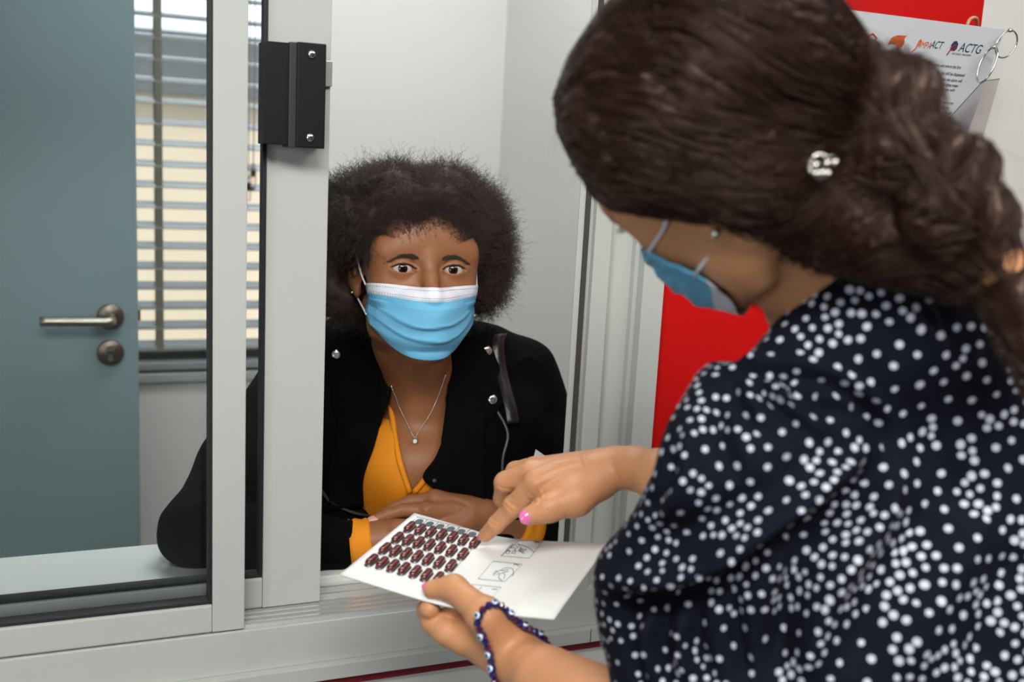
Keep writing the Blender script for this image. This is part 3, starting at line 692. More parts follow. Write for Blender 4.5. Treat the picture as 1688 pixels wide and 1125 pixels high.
# ------------ surgical mask
def mask_rows(H, G=None, nu=21, nv=37, ye_=(.042, .040, .040, .046), ub_=(-.112, .036, 2.4), yf_=(.103, .114, .121, .116, .106, .088)):
    rows = []
    for j in range(nv):
        v = j / (nv - 1); row = []
        for i in range(nu):
            s = 2 * i / (nu - 1) - 1; a = abs(s)
            yf = np.interp(v, [0, .12, .3, .55, .8, 1], yf_)
            ye = np.interp(v, [0, .3, .6, 1], ye_)
            wd = np.interp(v, [0, .3, .6, .85, 1], [.066, .067, .070, .067, .058])
            ut = -.020 - .004 * math.cos(s * 3.1) - .003 * a; ub = ub_[0] + ub_[1] * a ** ub_[2]
            if a > .8: pass
            u = ut + (ub - ut) * v
            f_ = yf + (ye - yf) * a ** 1.9
            pl = 0
            for c0_, c1_, am_ in ((.40, .16, .0050), (.56, .20, .0052)):
                t_ = (v - (c0_ + c1_ * (1 - a * a) + .015 * math.sin(s * 5 + c0_ * 9))) / .09
                pl += am_ * (math.exp(t_) if t_ < 0 else math.exp(-t_ * 7)) * min(1, (1 - a) * 3 + .05)
            pl += .0012 * math.sin(v * 19 + s * 2.5) * (1 - a)
            if v < .1: f_ -= .004 * (1 - v / .1) * (1 - math.exp(-(s / .3) ** 2))
            p = H.w(s * wd, f_ + pl, u)
            if G is not None:
                for _ in range(5):
                    dd = .0022 + .001 * (v > .3) - float(G.sample(p[None])[0])
                    if dd > 0: p = p + (H.R[1] * (1 - .5 * a) + H.R[0] * s * .6 * a) * dd
            row.append(p)
        rows.append(row)
    return rows
def surgical_mask(H, parent, label, G=None, flip=False, **kw):
    R_ = mask_rows(H, G, **kw)
    mk = patch('face_mask', R_, [M['maskB'], M['maskW']], parent, n=2, thick=.0012, matf=lambda v, s: 1 if (v > .85 if flip else v < .19) else 0)
    mk['label'] = label
    # weld lines: rows of tiny dashes
    A = np.array(R_); mb = MB()
    def pt(v, s):
        fv = v * (A.shape[0] - 1); fu = (s + 1) / 2 * (A.shape[1] - 1); i = min(int(fv), A.shape[0] - 2); j = min(int(fu), A.shape[1] - 2); a, b = fv - i, fu - j
        p = (A[i, j] * (1 - b) + A[i, j + 1] * b) * (1 - a) + (A[i + 1, j] * (1 - b) + A[i + 1, j + 1] * b) * a
        n_ = nrm(np.cross(A[i, j + 1] - A[i, j], A[i + 1, j] - A[i, j]))
        if n_ @ (p - H.w(0, .02, -.05)) < 0: n_ = -n_
        return p + n_ * .0013, n_
    for v in (.05, .15, .18):
        for s in np.linspace(-.93, .93, 62):
            p, n_ = pt(v, s); p2, _ = pt(v, s + .012); mb.tube([p, p2], .00034, 4)
    w1 = mb.build('seam_stitches', mat('weld_grey', rgb(120, 120, 135), .8), mk)
    mb = MB()
    for sg in (1, -1):
        for v in np.linspace(.22, .68, 15):
            for s in np.linspace(.86, .97, 4):
                p, n_ = pt(v, sg * s); p2, _ = pt(v + .008, sg * s); mb.tube([p, p2], .0004, 4)
        mb.build('side_weld', M['maskP'], mk); mb = MB()
    for sg in (1, -1):
        a, _ = pt(.03, sg * .985); b, _ = pt(.66, sg * .985)
        L = [a, H.w(sg * .0745, .030, -.006), H.w(sg * .079, .010, .022), H.w(sg * .080, -.010, .028), H.w(sg * .077, -.022, .0), H.w(sg * .075, -.016, -.028), b]
        MB().tube(crom(L, 6), .0013, 8).build('ear_loop', M['maskW'], mk, True)
    return mk
surgical_mask(H, girl, 'light blue pleated surgical mask with a white top edge', GH)
# ear stud, necklace
MB().lathe([(.0004, -.001), (.0022, .0), (.0024, .001), (.0014, .0026), (.0003, .003)], H.w(-.0805, .002, -.030), -H.R[0] + .3 * H.R[1], 12).build('ear_stud', M['silver'], girl, True)
# ------------------------------------------------------------------ the girl's clothes
def cast(G, px, py, off=0.0, d0=1.0, d1=2.0, n=900):
    """first point of a body seen along a line of sight, lifted by off"""
    r = ray(px, py); t = np.linspace(d0, d1, n); P = CAMP + t[:, None] * r
    inb = ((P > G.lo + G.h * 2) & (P < G.lo + (np.array(G.n) - 3) * G.h)).all(1)
    s = np.where(inb, G.sample(P), 1) - off; i = np.argmax(s < 0)
    if not (s < 0).any(): return W(px, py, .5 * (d0 + d1))
    return P[i]
# mustard knit top
gs = Grid(W(690, 790, 1.56) - .21, W(690, 790, 1.56) + .21, .002)
gs.ell(W(690, 760, 1.56), (.136, .091, .136), CW.T, .04)
for m in (1, -1): gs.ell(W(690 + m * 58, 815, 1.555), (.068, .064, .076), CW.T, .05)
VN = [(640, 540), (644, 640), (652, 700), (662, 760), (678, 815), (702, 786), (722, 752), (737, 700), (737, 640), (730, 540)]
gs.op(outline(VN), W(690, 680, 1.50) - .2, W(690, 680, 1.50) + .2, .002, 's')
gs2 = Grid(gs.lo, gs.lo + (gs.n - 1) * gs.h, .004); gs2.ell(W(690, 760, 1.56), (.136, .091, .136), CW.T, .04)
for m in (1, -1): gs2.ell(W(690 + m * 58, 815, 1.555), (.068, .064, .076), CW.T, .05)
gs.op(outline([(625, 500), (620, 600), (615, 655), (600, 720), (575, 790), (570, 850), (610, 920), (720, 920), (775, 860), (760, 790), (775, 755), (775, 700), (766, 600), (748, 500)]), W(690, 700, 1.52) - .24, W(690, 700, 1.52) + .24, .002, 'i')
V, F = gs.mesh(1); top = qmesh('knit_top', V, F, M['mustard'], girl)
for L in ([(644, 640), (652, 700), (662, 760), (679, 814)], [(679, 814), (702, 786), (722, 752), (737, 695)]):
    P = crom([cast(gs2, x + (-4 if L[0][0] == 644 else 4), y - 2, .0012) for x, y in L], 6)
    MB().tube(P, .0042, 8).build('neckband', M['mustard'], top, True)
# black jacket
jl = W(330, 760, 1.36) - .12
g = Grid(np.minimum(W(300, 950, 1.30), W(620, 760, 1.6)) - [.09, .08, .05], W(905, 520, 1.72) + [.06, .1, .12], .0028)
SR, SL = W(500, 612, 1.575), W(862, 612, 1.585)
g.ell(W(690, 790, 1.61), (.19, .22, .115), CW.T, .03)
g.chain([(W(600, 620, 1.535), .035), (W(588, 720, 1.525), .052), (W(560, 880, 1.50), .052)], .03); g.chain([(W(775, 620, 1.535), .035), (W(775, 730, 1.505), .052), (W(800, 850, 1.50), .052)], .03); g.cap(W(748, 740, 1.49), W(742, 800, 1.485), .028, .03, .03); g.cap(W(560, 700, 1.56), W(580, 900, 1.50), .06, .05, .05); g.cap(W(830, 700, 1.55), W(830, 850, 1.53), .065, .05, .05)
g.chain([(W(655, 560, 1.585), .040), (W(560, 585, 1.575), .050), (SR, .052)], .03); g.chain([(W(735, 560, 1.585), .040), (W(800, 590, 1.575), .047), (SL, .047)], .03)
g.chain([(SR, .054), (W(395, 770, 1.45), .056), (W(322, 874, 1.365), .044), (W(440, 893, 1.37), .043), (W(558, 896, 1.379), .0350)], .02)
g.chain([(SL, .050), (W(905, 740, 1.57), .056), (W(925, 850, 1.555), .048), (W(899, 879, 1.515), .0365)], .02)
g.cap(W(570, 540, 1.60), W(630, 565, 1.52), .024, .022, .015); g.cap(W(815, 566, 1.60), W(765, 575, 1.52), .018, .018, .015)
g.cap(W(640, 575, 1.50), W(634, 650, 1.475), .014, .012, .012); g.cap(W(757, 560, 1.505), W(752, 690, 1.47), .014, .013, .012)
OPEN = [(655, 500), (650, 600), (641, 655), (618, 730), (597, 795), (598, 830), (625, 880), (700, 880), (740, 835), (697, 787), (717, 755), (734, 700), (736, 600), (728, 500)]
JO = outline(OPEN)
c0 = W(690, 700, 1.52)
g.op(JO, c0 - .24, c0 + .24, .004, 's'); clear_counter(g)
# wrists and forearm ends stay open in front of the chest
V, F = g.mesh(1); N = vnormals(V, F)
px_, py_, _c = proj(V[:, 0], V[:, 1], V[:, 2])
fo = strokes(px_, py_, [([(300, 845), (350, 830), (420, 850)], 9, .005), ([(320, 890), (370, 870), (440, 880)], 8, -.004), ([(540, 880), (600, 830), (640, 840)], 9, -.005),
    ([(535, 700), (590, 730), (610, 790)], 12, .004), ([(870, 640), (890, 720), (900, 800)], 12, .005), ([(905, 650), (915, 740), (890, 830)], 9, -.005),
    ([(750, 700), (790, 740), (800, 800)], 14, .004), ([(545, 860), (520, 900), (530, 940)], 9, .004), ([(850, 600), (872, 590), (890, 600)], 5, .003)])
V = V + N * (fo + vnoise(V, 18) * .0025 + vnoise(V, 42) * .0012)[:, None]
GJ = g
jk = qmesh('jacket', V, F, M['jacket'], girl); jk['label'] = 'black biker jacket'
def on(px, py, off=.002): return cast(GJ, px, py, off)
def onpatch(name, rows, m, parent, off=.006, n=5, thick=.003):
    return patch(name, [[on(x, y, off) for x, y in r] for r in rows], m, parent, n=n, thick=thick)
onpatch('lapel', [[(648, 560), (600, 556), (556, 570)], [(650, 610), (600, 620), (545, 640)], [(640, 660), (600, 690), (560, 710)], [(622, 715), (612, 735), (600, 752)]], M['jacket'], jk, .007)
onpatch('lapel', [[(738, 560), (775, 556), (815, 562)], [(738, 610), (780, 615), (832, 640)], [(736, 660), (780, 668), (822, 676)], [(726, 740), (738, 756), (750, 770)]], M['jacket'], jk, .007)
def front(px, py, off):
    a, b = cast(GJ, px, py, off), cast(gs2, px, py, off + .002)
    return a if proj(*a)[2] < proj(*b)[2] else b
for rows in ([[(648, 640), (610, 640), (565, 650)], [(630, 690), (600, 690), (560, 695)], [(616, 735), (588, 732), (552, 730)], [(598, 790), (570, 788), (540, 785)], [(600, 835), (572, 838), (545, 842)]],
             [[(735, 650), (765, 650), (800, 652)], [(735, 700), (762, 700), (800, 702)], [(719, 752), (752, 752), (800, 752)], [(697, 786), (742, 784), (800, 782)], [(716, 808), (752, 808), (800, 808)], [(740, 826), (765, 826), (800, 826)]]):
    patch('front_panel', [[front(x, y, .004) for x, y in r] for r in rows], M['jacket'], jk, n=6, thick=.0035)
for px, py, r in ((555, 585, .0068), (803, 579, .0072), (812, 659, .0068), (716, 793, .003)):
    p = on(px, py, .0115) if py < 700 else front(px, py, .008); n_ = nrm(CAMP - p) * .8 + np.array([0, -.3, .1])
    MB().lathe([(r * .9, -.006), (r, 0), (r * .95, .0016), (r * .6, .0022), (r * .1, .0018)], p, n_, 24).build('snap_button', M['silver'] if py < 700 else M['blackM'], jk, True)
def zipper(pts, step=.0016):
    P = crom([on(x, y, .0052) for x, y in pts], 10); L = np.r_[0, np.cumsum(np.linalg.norm(np.diff(P, axis=0), axis=1))]
    mb = MB(); k = int(L[-1] / step)
    for i in range(k):
        s_ = (i + .5) * step; p = np.array([np.interp(s_, L, P[:, c]) for c in range(3)]); q = np.array([np.interp(s_ + .0009, L, P[:, c]) for c in range(3)])
        t = nrm(q - p); sd = nrm(np.cross(t, CAMP - p)); mb.tube([p - sd * .0013, p + sd * .0013], .0006, 4)
    z = mb.build('zipper', M['silver'], jk); MB().tube(P - nrm(CAMP - P[0]) * .0012, .0022, 6).build('zipper_tape', M['blackM'], jk)
zipper([(527, 805), (545, 828), (575, 843), (600, 850), (622, 853)]); zipper([(818, 676), (832, 700), (837, 722), (829, 755), (828, 792)], .0024)
# mustard cuffs
def cuff(a, b, ra, rb, ax=1.0):
    a = np.asarray(a); b = np.asarray(b); t = np.linspace(0, 1, 7); P = a + (b - a) * t[:, None]
    prof = [(ra * .80, -.002)] + [(ra + (rb - ra) * x + .0012 * math.sin(x * 25), np.linalg.norm(b - a) * x) for x in t] + [(rb * .80, np.linalg.norm(b - a) + .001)]
    return MB().lathe(prof, a, b - a, 32).build('cuff', M['mustard'], top, True)
cuff(W(578, 897, 1.380), W(612, 892, 1.384), .0330, .0300)
cuff(W(876, 874, 1.503), W(853, 867, 1.488), .0325, .0295)
# necklace
ch = [cast(GH, x, y, .0012) for x, y in ((735, 618), (722, 655), (708, 685), (690, 712), (683.5, 722))][::-1]
ch2 = [cast(GH, x, y, .0012) for x, y in ((683.5, 722), (672, 700), (660, 675), (650, 650), (645, 636))]
ck = MB()
P = crom(ch2[::-1] + ch[1:], 22)
for i in range(0, len(P) - 1): ck.tube([P[i], P[i] * .2 + P[i + 1] * .8], .00085, 5)
nk = ck.build('necklace', M['silver'], girl, True); nk['label'] = 'fine silver chain'
pc = cast(GH, 684, 728, .003)
MB().lathe([(.0008, -.004), (.0046, -.003), (.0050, .0), (.0040, .0022), (.0026, .003)], pc, CAMP - pc, 16).build('pendant', M['silver'], nk, True)
MB().lathe([(.0034, .0), (.0030, .0035), (.0016, .0042)], pc, CAMP - pc, 8).build('pendant_stone', mat('clear_stone', rgb(235, 232, 226), .03, coat=1), nk)
# finger nails of the girl's upper hand
for c, a in ((W(616.5, 855.5, 1.384), W(640, 849, 1.396)), (W(634, 848, 1.4085), W(655, 838, 1.42))):
    if c[0] < W(625, 855, 1.39)[0]: nail('fingernail', c, c - a, W(610, 800, 1.30) - c, .0060, .0085, M['nailG'], girl)
# bag strap over her shoulder
st = []
for x, y in ((826, 551), (821, 570), (826, 610), (836, 650), (842, 675), (846, 698)):
    st.append([on(x - 10, y + 1, .009), on(x, y, .0115), on(x + 9, y - 1, .009)])
sp = patch('shoulder_strap', st, mat('black_leather', rgb(22, 21, 22), .32, bump=.4, bscale=300), None, n=5, thick=.003)
tag(sp, 'black leather bag strap hanging over the shoulder of the suede jacket', 'strap')
# white paper corner behind the pointing hand
a, b, c, d = W(883, 741, 1.385), W(906, 757, 1.385), W(900, 775, 1.39), W(876, 770, 1.39)
pp = MB().prism([a, b, c, d], nrm(CAMP - a) * -.0006).build('paper_slip', M['paper']); tag(pp, 'small white paper corner sticking up behind the pointing hand', 'paper')
# ------------------------------------------------------------------ blister card with brown capsules
CD = {'A': (560, 948, 1.01), 'B': (683, 847, 1.135), 'C': (1003, 897, 1.035), 'D': (913, 1022, .915)}
near = [(560, 948), (598, 960), (636, 972), (672, 983), (706, 993), (740, 1001), (785, 1009), (850, 1016), (913, 1022)]
far = [(683, 847), (712, 855), (740, 863), (770, 872), (797, 880), (825, 886), (862, 891), (930, 894.5), (1003, 897)]
def edge(L, a, b):
    out = []
    for x, y in L:
        t = (x - a[0]) / (b[0] - a[0]); out.append(W(x, y, 1 / ((1 - t) / a[2] + t / b[2])))
    return np.array(out)
EN, EF = crom(edge(near, CD['A'], CD['D']), 6), crom(edge(far, CD['B'], CD['C']), 6)
def csurf(u, v):
    n_ = len(EN) - 1; x = np.clip(u, 0, 1) * n_; i = min(int(x), n_ - 1); t = x - i
    a = EN[i] * (1 - t) + EN[i + 1] * t; b = EF[i] * (1 - t) + EF[i + 1] * t; return a * (1 - v) + b * v
def pj(p): x, y, c = proj(*p); return np.array([x, y])
def oncard(px, py, lift=.0):
    u, v = .4, .5
    for _ in range(14):
        q = pj(csurf(u, v)) - (px, py); ju = (pj(csurf(u + .01, v)) - pj(csurf(u - .01, v))) / .02; jv = (pj(csurf(u, v + .01)) - pj(csurf(u, v - .01))) / .02
        J = np.array([ju, jv]).T; dl = np.linalg.solve(J, -q); u = float(np.clip(u + dl[0], 0.0, 1.0)); v = float(np.clip(v + dl[1], -.1, 1.1))
    p = csurf(u, v); n_ = nrm(np.cross(csurf(min(u + .01, 1), v) - csurf(max(u - .01, 0), v), csurf(u, v + .01) - csurf(u, v - .01)))
    if n_[2] < 0: n_ = -n_
    return p + n_ * lift, n_, (u, v)
card = empty('blister_card', csurf(.4, .5), 'white folded card with rows of brown capsules, held over the window track', 'blister card')
V = []; K = len(EN); R_ = 8
for i in range(K):
    for j in range(R_ + 1): V.append(csurf(i / (K - 1), j / R_))
V = np.array(V); F = [(i * (R_ + 1) + j, i * (R_ + 1) + j + 1, (i + 1) * (R_ + 1) + j + 1, (i + 1) * (R_ + 1) + j) for i in range(K - 1) for j in range(R_)]
me = bpy.data.meshes.new('panel'); me.from_pydata([tuple(p) for p in V], [], F); pn = link('panel', me, M['paper'], card, True)
sm = pn.modifiers.new('t', 'SOLIDIFY'); sm.thickness = .0012; sm.offset = 0
M['capsule'] = mat('brown_capsule_shell', rgb(88, 28, 17), .2, coat=.6, var=.15, vscale=200)
M['foil'] = mat('dark_blister_edge', rgb(84, 82, 86), .3, metal=.5)
M['capD'] = mat('capsule_lower_shell', rgb(120, 96, 92), .25, metal=.3)
M['pocket'] = mat('empty_pocket_grey', rgb(66, 74, 82), .4)
rowsP = [[(750, 205), (862, 231), (975, 258), (1090, 285), (1205, 312), (1322, 341), (1443, 372)],
         [(620, 320), (733, 345), (846, 370), (960, 395), (1075, 425), (1195, 458), (1318, 494)],
         [(485, 435), (598, 462), (712, 490), (830, 519), (946, 550), (1066, 583), (1190, 618)],
         [(345, 560), (457, 589), (573, 619), (690, 651), (810, 684), (930, 718), (1057, 754)]]
def frame_at(px, py):
    p, n_, (u, v) = oncard(px, py); q = csurf(u, v + .03) - csurf(u, v - .03); t = nrm(q - n_ * (q @ n_)); return p, n_, t, np.cross(n_, t)
def stadium(hl, r, n=10):
    P = []
    for s, a0 in ((1, 0), (-1, math.pi)):
        for i in range(n + 1): a = a0 + math.pi * i / n; P.append((r * math.cos(a), s * hl + r * math.sin(a)))
    return P
def loft(p, n_, t, s, levels, mi=None):
    mb = MB(); V = []; k = None
    for h, hl, r in levels:
        P = stadium(hl, r); k = len(P)
        for a, b in P: V.append(p + s * a + t * b + n_ * h)
    F = [(i * k + j, i * k + (j + 1) % k, (i + 1) * k + (j + 1) % k, (i + 1) * k + j) for i in range(len(levels) - 1) for j in range(k)]
    F += [tuple(range(k))[::-1], tuple((len(levels) - 1) * k + j for j in range(k))]
    return mb.raw(V, F)
for row in rowsP:
    for a, b in row:
        x, y = 560 + a / 6.49, 840 + b / 6.49
        p, n_, t, s = frame_at(x, y + 1.6)
        c = loft(p + n_ * .0012, n_, t, s, [(.0004, .0058, .0036), (.0025, .0058, .0038), (.0038, .0056, .0036), (.0049, .0052, .0029), (.0054, .0048, .0022), (.0056, .0044, .0014)]).build('capsule', M['capsule'], card, True)
        loft(p, n_, t, s, [(.0002, .0060, .0046), (.0007, .0060, .0046), (.0010, .0059, .0041), (.0022, .0058, .0039)]).build('blister_rim', M['foil'], c, True)
for a, b in ((848, 140), (960, 166), (1072, 192), (1185, 220), (1297, 248), (1415, 278)):
    p, n_, t, s = frame_at(560 + a / 6.49, 840 + b / 6.49)
    loft(p, n_, t, s, [(.0006, .0016, .0042), (.0010, .0016, .0042)]).build('empty_pocket', M['pocket'], card)
# print
def ink(mb, pts, w_=.00035, mi=0):
    P = [oncard(x, y, .0009)[0] for x, y in pts]
    mb.tube(P, w_, 4, mi)
S6 = lambda L: [(740 + a / 6.03, 860 + b / 6.03) for a, b in L]
dash = MB()
L = crom(np.array([(828, 92, 0), (1050, 142, 0), (1290, 195, 0), (1500, 228, 0)]), 12)
for i in range(0, len(L) - 1): ink(dash, [(560 + L[i][0] / 6.49, 840 + L[i][1] / 6.49), (560 + (L[i][0] * .5 + L[i + 1][0] * .5) / 6.49, 840 + (L[i][1] * .5 + L[i + 1][1] * .5) / 6.49)])
for a, b in ((800, 118), (938, 122), (1050, 150), (1170, 172), (1282, 200), (1395, 225)):
    ink(dash, [(560 + a / 6.49, 840 + b / 6.49), (560 + (a - 45) / 6.49, 840 + (b + 38) / 6.49)])
ink(dash, [(797, 882), (770, 917), (740, 952), (722, 975)], .0002)
dash.build('fold_and_dash_print', M['ink'], card)
fill = MB()
for q in (((700, 200), (935, 205), (800, 375), (515, 350)), ((440, 405), (730, 435), (560, 605), (290, 580)), ((235, 635), (520, 665), (425, 775), (150, 745))):
    Q = S6(q); G4 = [[oncard(*(np.array(Q[0]) * (1 - a) * (1 - b) + np.array(Q[1]) * a * (1 - b) + np.array(Q[2]) * a * b + np.array(Q[3]) * (1 - a) * b), .0007)[0] for a in np.linspace(0, 1, 6)] for b in np.linspace(0, 1, 4)]
    V = [p for r in G4 for p in r]; fill.raw(V, [(i * 6 + j, i * 6 + j + 1, (i + 1) * 6 + j + 1, (i + 1) * 6 + j) for i in range(3) for j in range(5)])
fill.build('pale_print', M['inkF'], card)
o1, o2, o3 = MB(), MB(), MB()
for mb, q in ((o1, ((700, 200), (935, 205), (800, 375), (515, 350))), (o2, ((440, 405), (730, 435), (560, 605), (290, 580))), (o3, ((235, 635), (520, 665), (425, 775), (150, 745)))):
    Q = S6(q); ink(mb, [Q[0], Q[1], Q[2], Q[3], Q[0]], .0002)
# step 1: blister with a pointing hand
for l in ([(685, 232), (760, 255), (800, 275), (845, 315)], [(620, 240), (560, 310), (530, 350)], [(680, 225), (720, 270), (700, 300), (740, 330)], [(690, 300), (730, 290), (750, 325)],
          [(585, 300), (565, 325), (590, 330), (610, 305), (585, 300)], [(640, 300), (625, 325), (655, 330), (665, 300), (640, 300)], [(630, 245), (610, 270), (640, 275)], [(660, 240), (690, 265), (660, 280), (640, 262)],
          [(700, 280), (770, 290), (740, 310), (690, 300)], [(625, 236), (645, 238)], [(590, 296), (608, 298)], [(650, 292), (668, 294)]): ink(o1, S6(l), .00033)
ink(o1, S6([(855, 212), (905, 215)]), .0007)
ink(o1, S6([(845, 200), (880, 192), (925, 200), (915, 222), (870, 228), (845, 218), (845, 200)]), .00018)
for l in ([(440, 530), (470, 500), (500, 530), (495, 570), (530, 600)], [(470, 510), (520, 490), (560, 470), (600, 470), (635, 480), (645, 520), (635, 550)], [(500, 535), (530, 520), (560, 540), (545, 580)],
          [(520, 500), (560, 495), (590, 485)], [(445, 545), (460, 520), (480, 540)], [(540, 515), (580, 510), (590, 500)]): ink(o2, S6(l), .00033)
ink(o2, S6([(645, 442), (662, 432), (675, 438), (685, 446), (700, 440)]), .0005)
for l in ([(260, 680), (240, 720), (270, 730), (350, 770)], [(190, 700), (160, 735), (200, 740)], [(285, 700), (330, 660)], [(200, 720), (230, 715), (220, 745)]): ink(o3, S6(l), .00025)
ink(o3, S6([(185, 690), (208, 692)]), .0007); ink(o3, S6([(428, 680), (440, 688), (455, 682), (468, 688), (482, 678)]), .0004)
for mb in (o1, o2, o3): mb.build('instruction_drawing', M['ink'], card)
# ------------------------------------------------------------------ laminated notice on binder rings
TR = WY(1656, 49, 1.06)
sv = np.array([0.0, .30, -1.0]); sv = nrm(sv); hx = nrm(np.array([1.0, 0, 0.0]) - .0 * sv)
nt_ = nrm(np.cross(hx, sv)); nt_ = nt_ * (1 if nt_[1] < 0 else -1)
def np_(a, b, l=0): return TR - hx * a + sv * b + nt_ * l           # a: metres to the left, b: metres down the sheet
notice = empty('laminated_notice', TR, 'laminated printed notice hanging on metal binder rings on the red and white wall', 'notice')
M['lam'] = mat('laminated_sheet', rgb(212, 216, 222), .18, coat=.4, var=.02)
MB().prism([np_(0, 0), np_(.26, 0), np_(.26, .37), np_(0, .37)], -nt_ * .0012).build('sheet', M['lam'], notice)
LM = {k: mat('print_' + k, rgb(*c), .6) for k, c in (('red', (190, 60, 40)), ('navy', (40, 56, 84)), ('orange', (205, 96, 50)), ('maroon', (150, 36, 70)))}
def text(body, a, b, size, m, parent, name='lettering', italic=0.0, sx=1.0):
    cu = bpy.data.curves.new(name, 'FONT'); cu.body = body; cu.size = size; cu.shear = italic; cu.extrude = .00005; cu.align_x = 'LEFT'
    o = bpy.data.objects.new('t', cu); COL.objects.link(o); bpy.context.view_layer.update()
    me = bpy.data.meshes.new_from_object(o.evaluated_get(bpy.context.evaluated_depsgraph_get())); bpy.data.objects.remove(o)
    p = np_(a, b, .0004); up = -sv
    for v in me.vertices: q = p + hx * (v.co.x * sx) + up * v.co.y + nt_ * v.co.z; v.co = tuple(q)
    return link(name, me, m, parent)
def onnotice(px, py, l=.0006):
    r = ray(px, py); p = CAMP + r * (nt_ @ (TR - CAMP) / (nt_ @ r)); return p + nt_ * l
def nab(px, py): q = onnotice(px, py, 0) - TR; return -q @ hx, q @ sv
NZ = lambda L: [(1360 + a / 5.113, b / 5.113) for a, b in L]
a, b = nab(*NZ([(1118, 432)])[0]); text('ACTG', a, b, .0165, LM['navy'], notice, 'logo_lettering', .25, .85)
a, b = nab(*NZ([(1065, 456)])[0]); text('AIDS CLINICAL TRIALS GROUP', a, b, .0030, LM['navy'], notice, 'logo_small_lettering', .1, .8)
a, b = nab(*NZ([(880, 402)])[0]); text('ACT', a, b, .0135, LM['navy'], notice, 'logo_lettering', .3, .72)
a, b = nab(*NZ([(782, 402)])[0]); text('IMPA', a, b, .0125, LM['orange'], notice, 'logo_lettering', .3, .72)
mb = MB(); mb.prism([onnotice(*p) for p in NZ([(1060, 380), (1085, 348), (1108, 345), (1120, 370), (1108, 410), (1085, 430), (1065, 415)])], nt_ * .0002); mb.build('ribbon_mark', LM['navy'], notice)
MB().tube(crom([onnotice(*p) for p in NZ([(1025, 462), (1050, 425), (1080, 385), (1100, 380), (1095, 405), (1065, 420), (1058, 400)])], 5), .0008, 6).build('ribbon_mark', LM['maroon'], notice)
MB().tube(crom([onnotice(*p) for p in NZ([(725, 440), (765, 400), (790, 350), (805, 335), (800, 365), (778, 385)])], 5), .0008, 6).build('ribbon_mark', LM['orange'], notice)
MB().prism([onnotice(*p) for p in NZ([(525, 375), (560, 315), (610, 295), (660, 300), (690, 298), (668, 318), (665, 360), (640, 400), (605, 415), (595, 375), (560, 365)])], nt_ * .0002).build('leaf_mark', LM['orange'], notice)
MB().tube([onnotice(*p) for p in NZ([(350, 310), (400, 282), (435, 320), (395, 350), (350, 310)])], .0009, 6).build('diamond_mark', LM['red'], notice)
for body, x, y in (('will be holding a meeting at the treatment unit where the first', 560, 520), ('medication can still be dispensed', 855, 615), ('Take note that the alarm will', 868, 668), ('The blinding lights mean', 885, 714), ('and cooperate with', 900, 755), ('and the phone is not', 880, 865), ('is responsible or', 880, 908), ('or alternatively call', 880, 952)):
    a, b = nab(*NZ([(x, y)])[0]); text(body, a, b, .0062, M['ink'], notice, 'printed_text', .2, .78 if x > 800 else .74)
# binder rings, hook loop and clear sleeve
c = onnotice(1652, 72, .0); mb = MB()
c1 = WY(1659, 73, 1.052); th = np.linspace(0, 2 * math.pi, 40)[:-1]; e1 = nrm(np.array([1, .05, .1])); e2 = nrm(np.array([-.12, .1, -1]))
r1 = MB().tube([c1 + .0185 * math.cos(t) * e1 + .0175 * math.sin(t) * e2 for t in th], .0011, 8, closed=True).build('binder_ring', M['chrome'], None, True)
tag(r1, 'chrome binder ring through the top right corner of the laminated notice', 'ring', 'binder rings of the notice')
MB().lathe([(.0022, -.003), (.0026, 0), (.0022, .003)], c1 - .0175 * e2, e1, 12).build('ring_hinge', M['chrome'], r1, True)
c2 = WY(1627, 107, 1.05); e1 = nrm(np.array([.22, -.9, .1])); e2 = nrm(np.array([-.32, 0, -1]))
r2 = MB().tube([c2 + .011 * math.cos(t) * e1 + .024 * math.sin(t) * e2 for t in th], .0013, 8, closed=True).build('binder_ring', M['chrome'], None, True)
tag(r2, 'chrome binder ring seen edge on, below the top corner of the notice', 'ring', 'binder rings of the notice')
MB().lathe([(.0022, -.003), (.0028, 0), (.0022, .003)], c2 - .024 * e2, e1, 12).build('ring_hinge', M['chrome'], r2, True)
hk = MB().tube(crom([WY(1594, 42, 1.10), WY(1598, 33, 1.10), WY(1604, 29, 1.10), WY(1610, 31, 1.12), WY(1611, 42, 1.135)], 6), .0022, 8).build('string_loop', mat('beige_string', rgb(205, 170, 130), .9, bump=1, bscale=600), None, True)
tag(hk, 'small beige string loop above the top edge of the laminated notice', 'string')
q = [(1560, 200), (1620, 134), (1648, 130), (1624, 215), (1600, 300), (1540, 300)]
pl = MB().prism([WY(x, y, 1.045 + .02 * (y - 130) / 90) for x, y in q], np.array([0, .0006, 0])).build('plastic_sleeve', M['plastic']); tag(pl, 'clear plastic sleeve hanging from the lower binder ring beside the braid', 'sleeve')
MB().tube([WY(x, y, 1.0445 + .02 * (y - 130) / 90) for x, y in ((1560, 200), (1620, 134), (1648, 130))], .0005, 5).build('sleeve_edge', M['blackM'], pl)
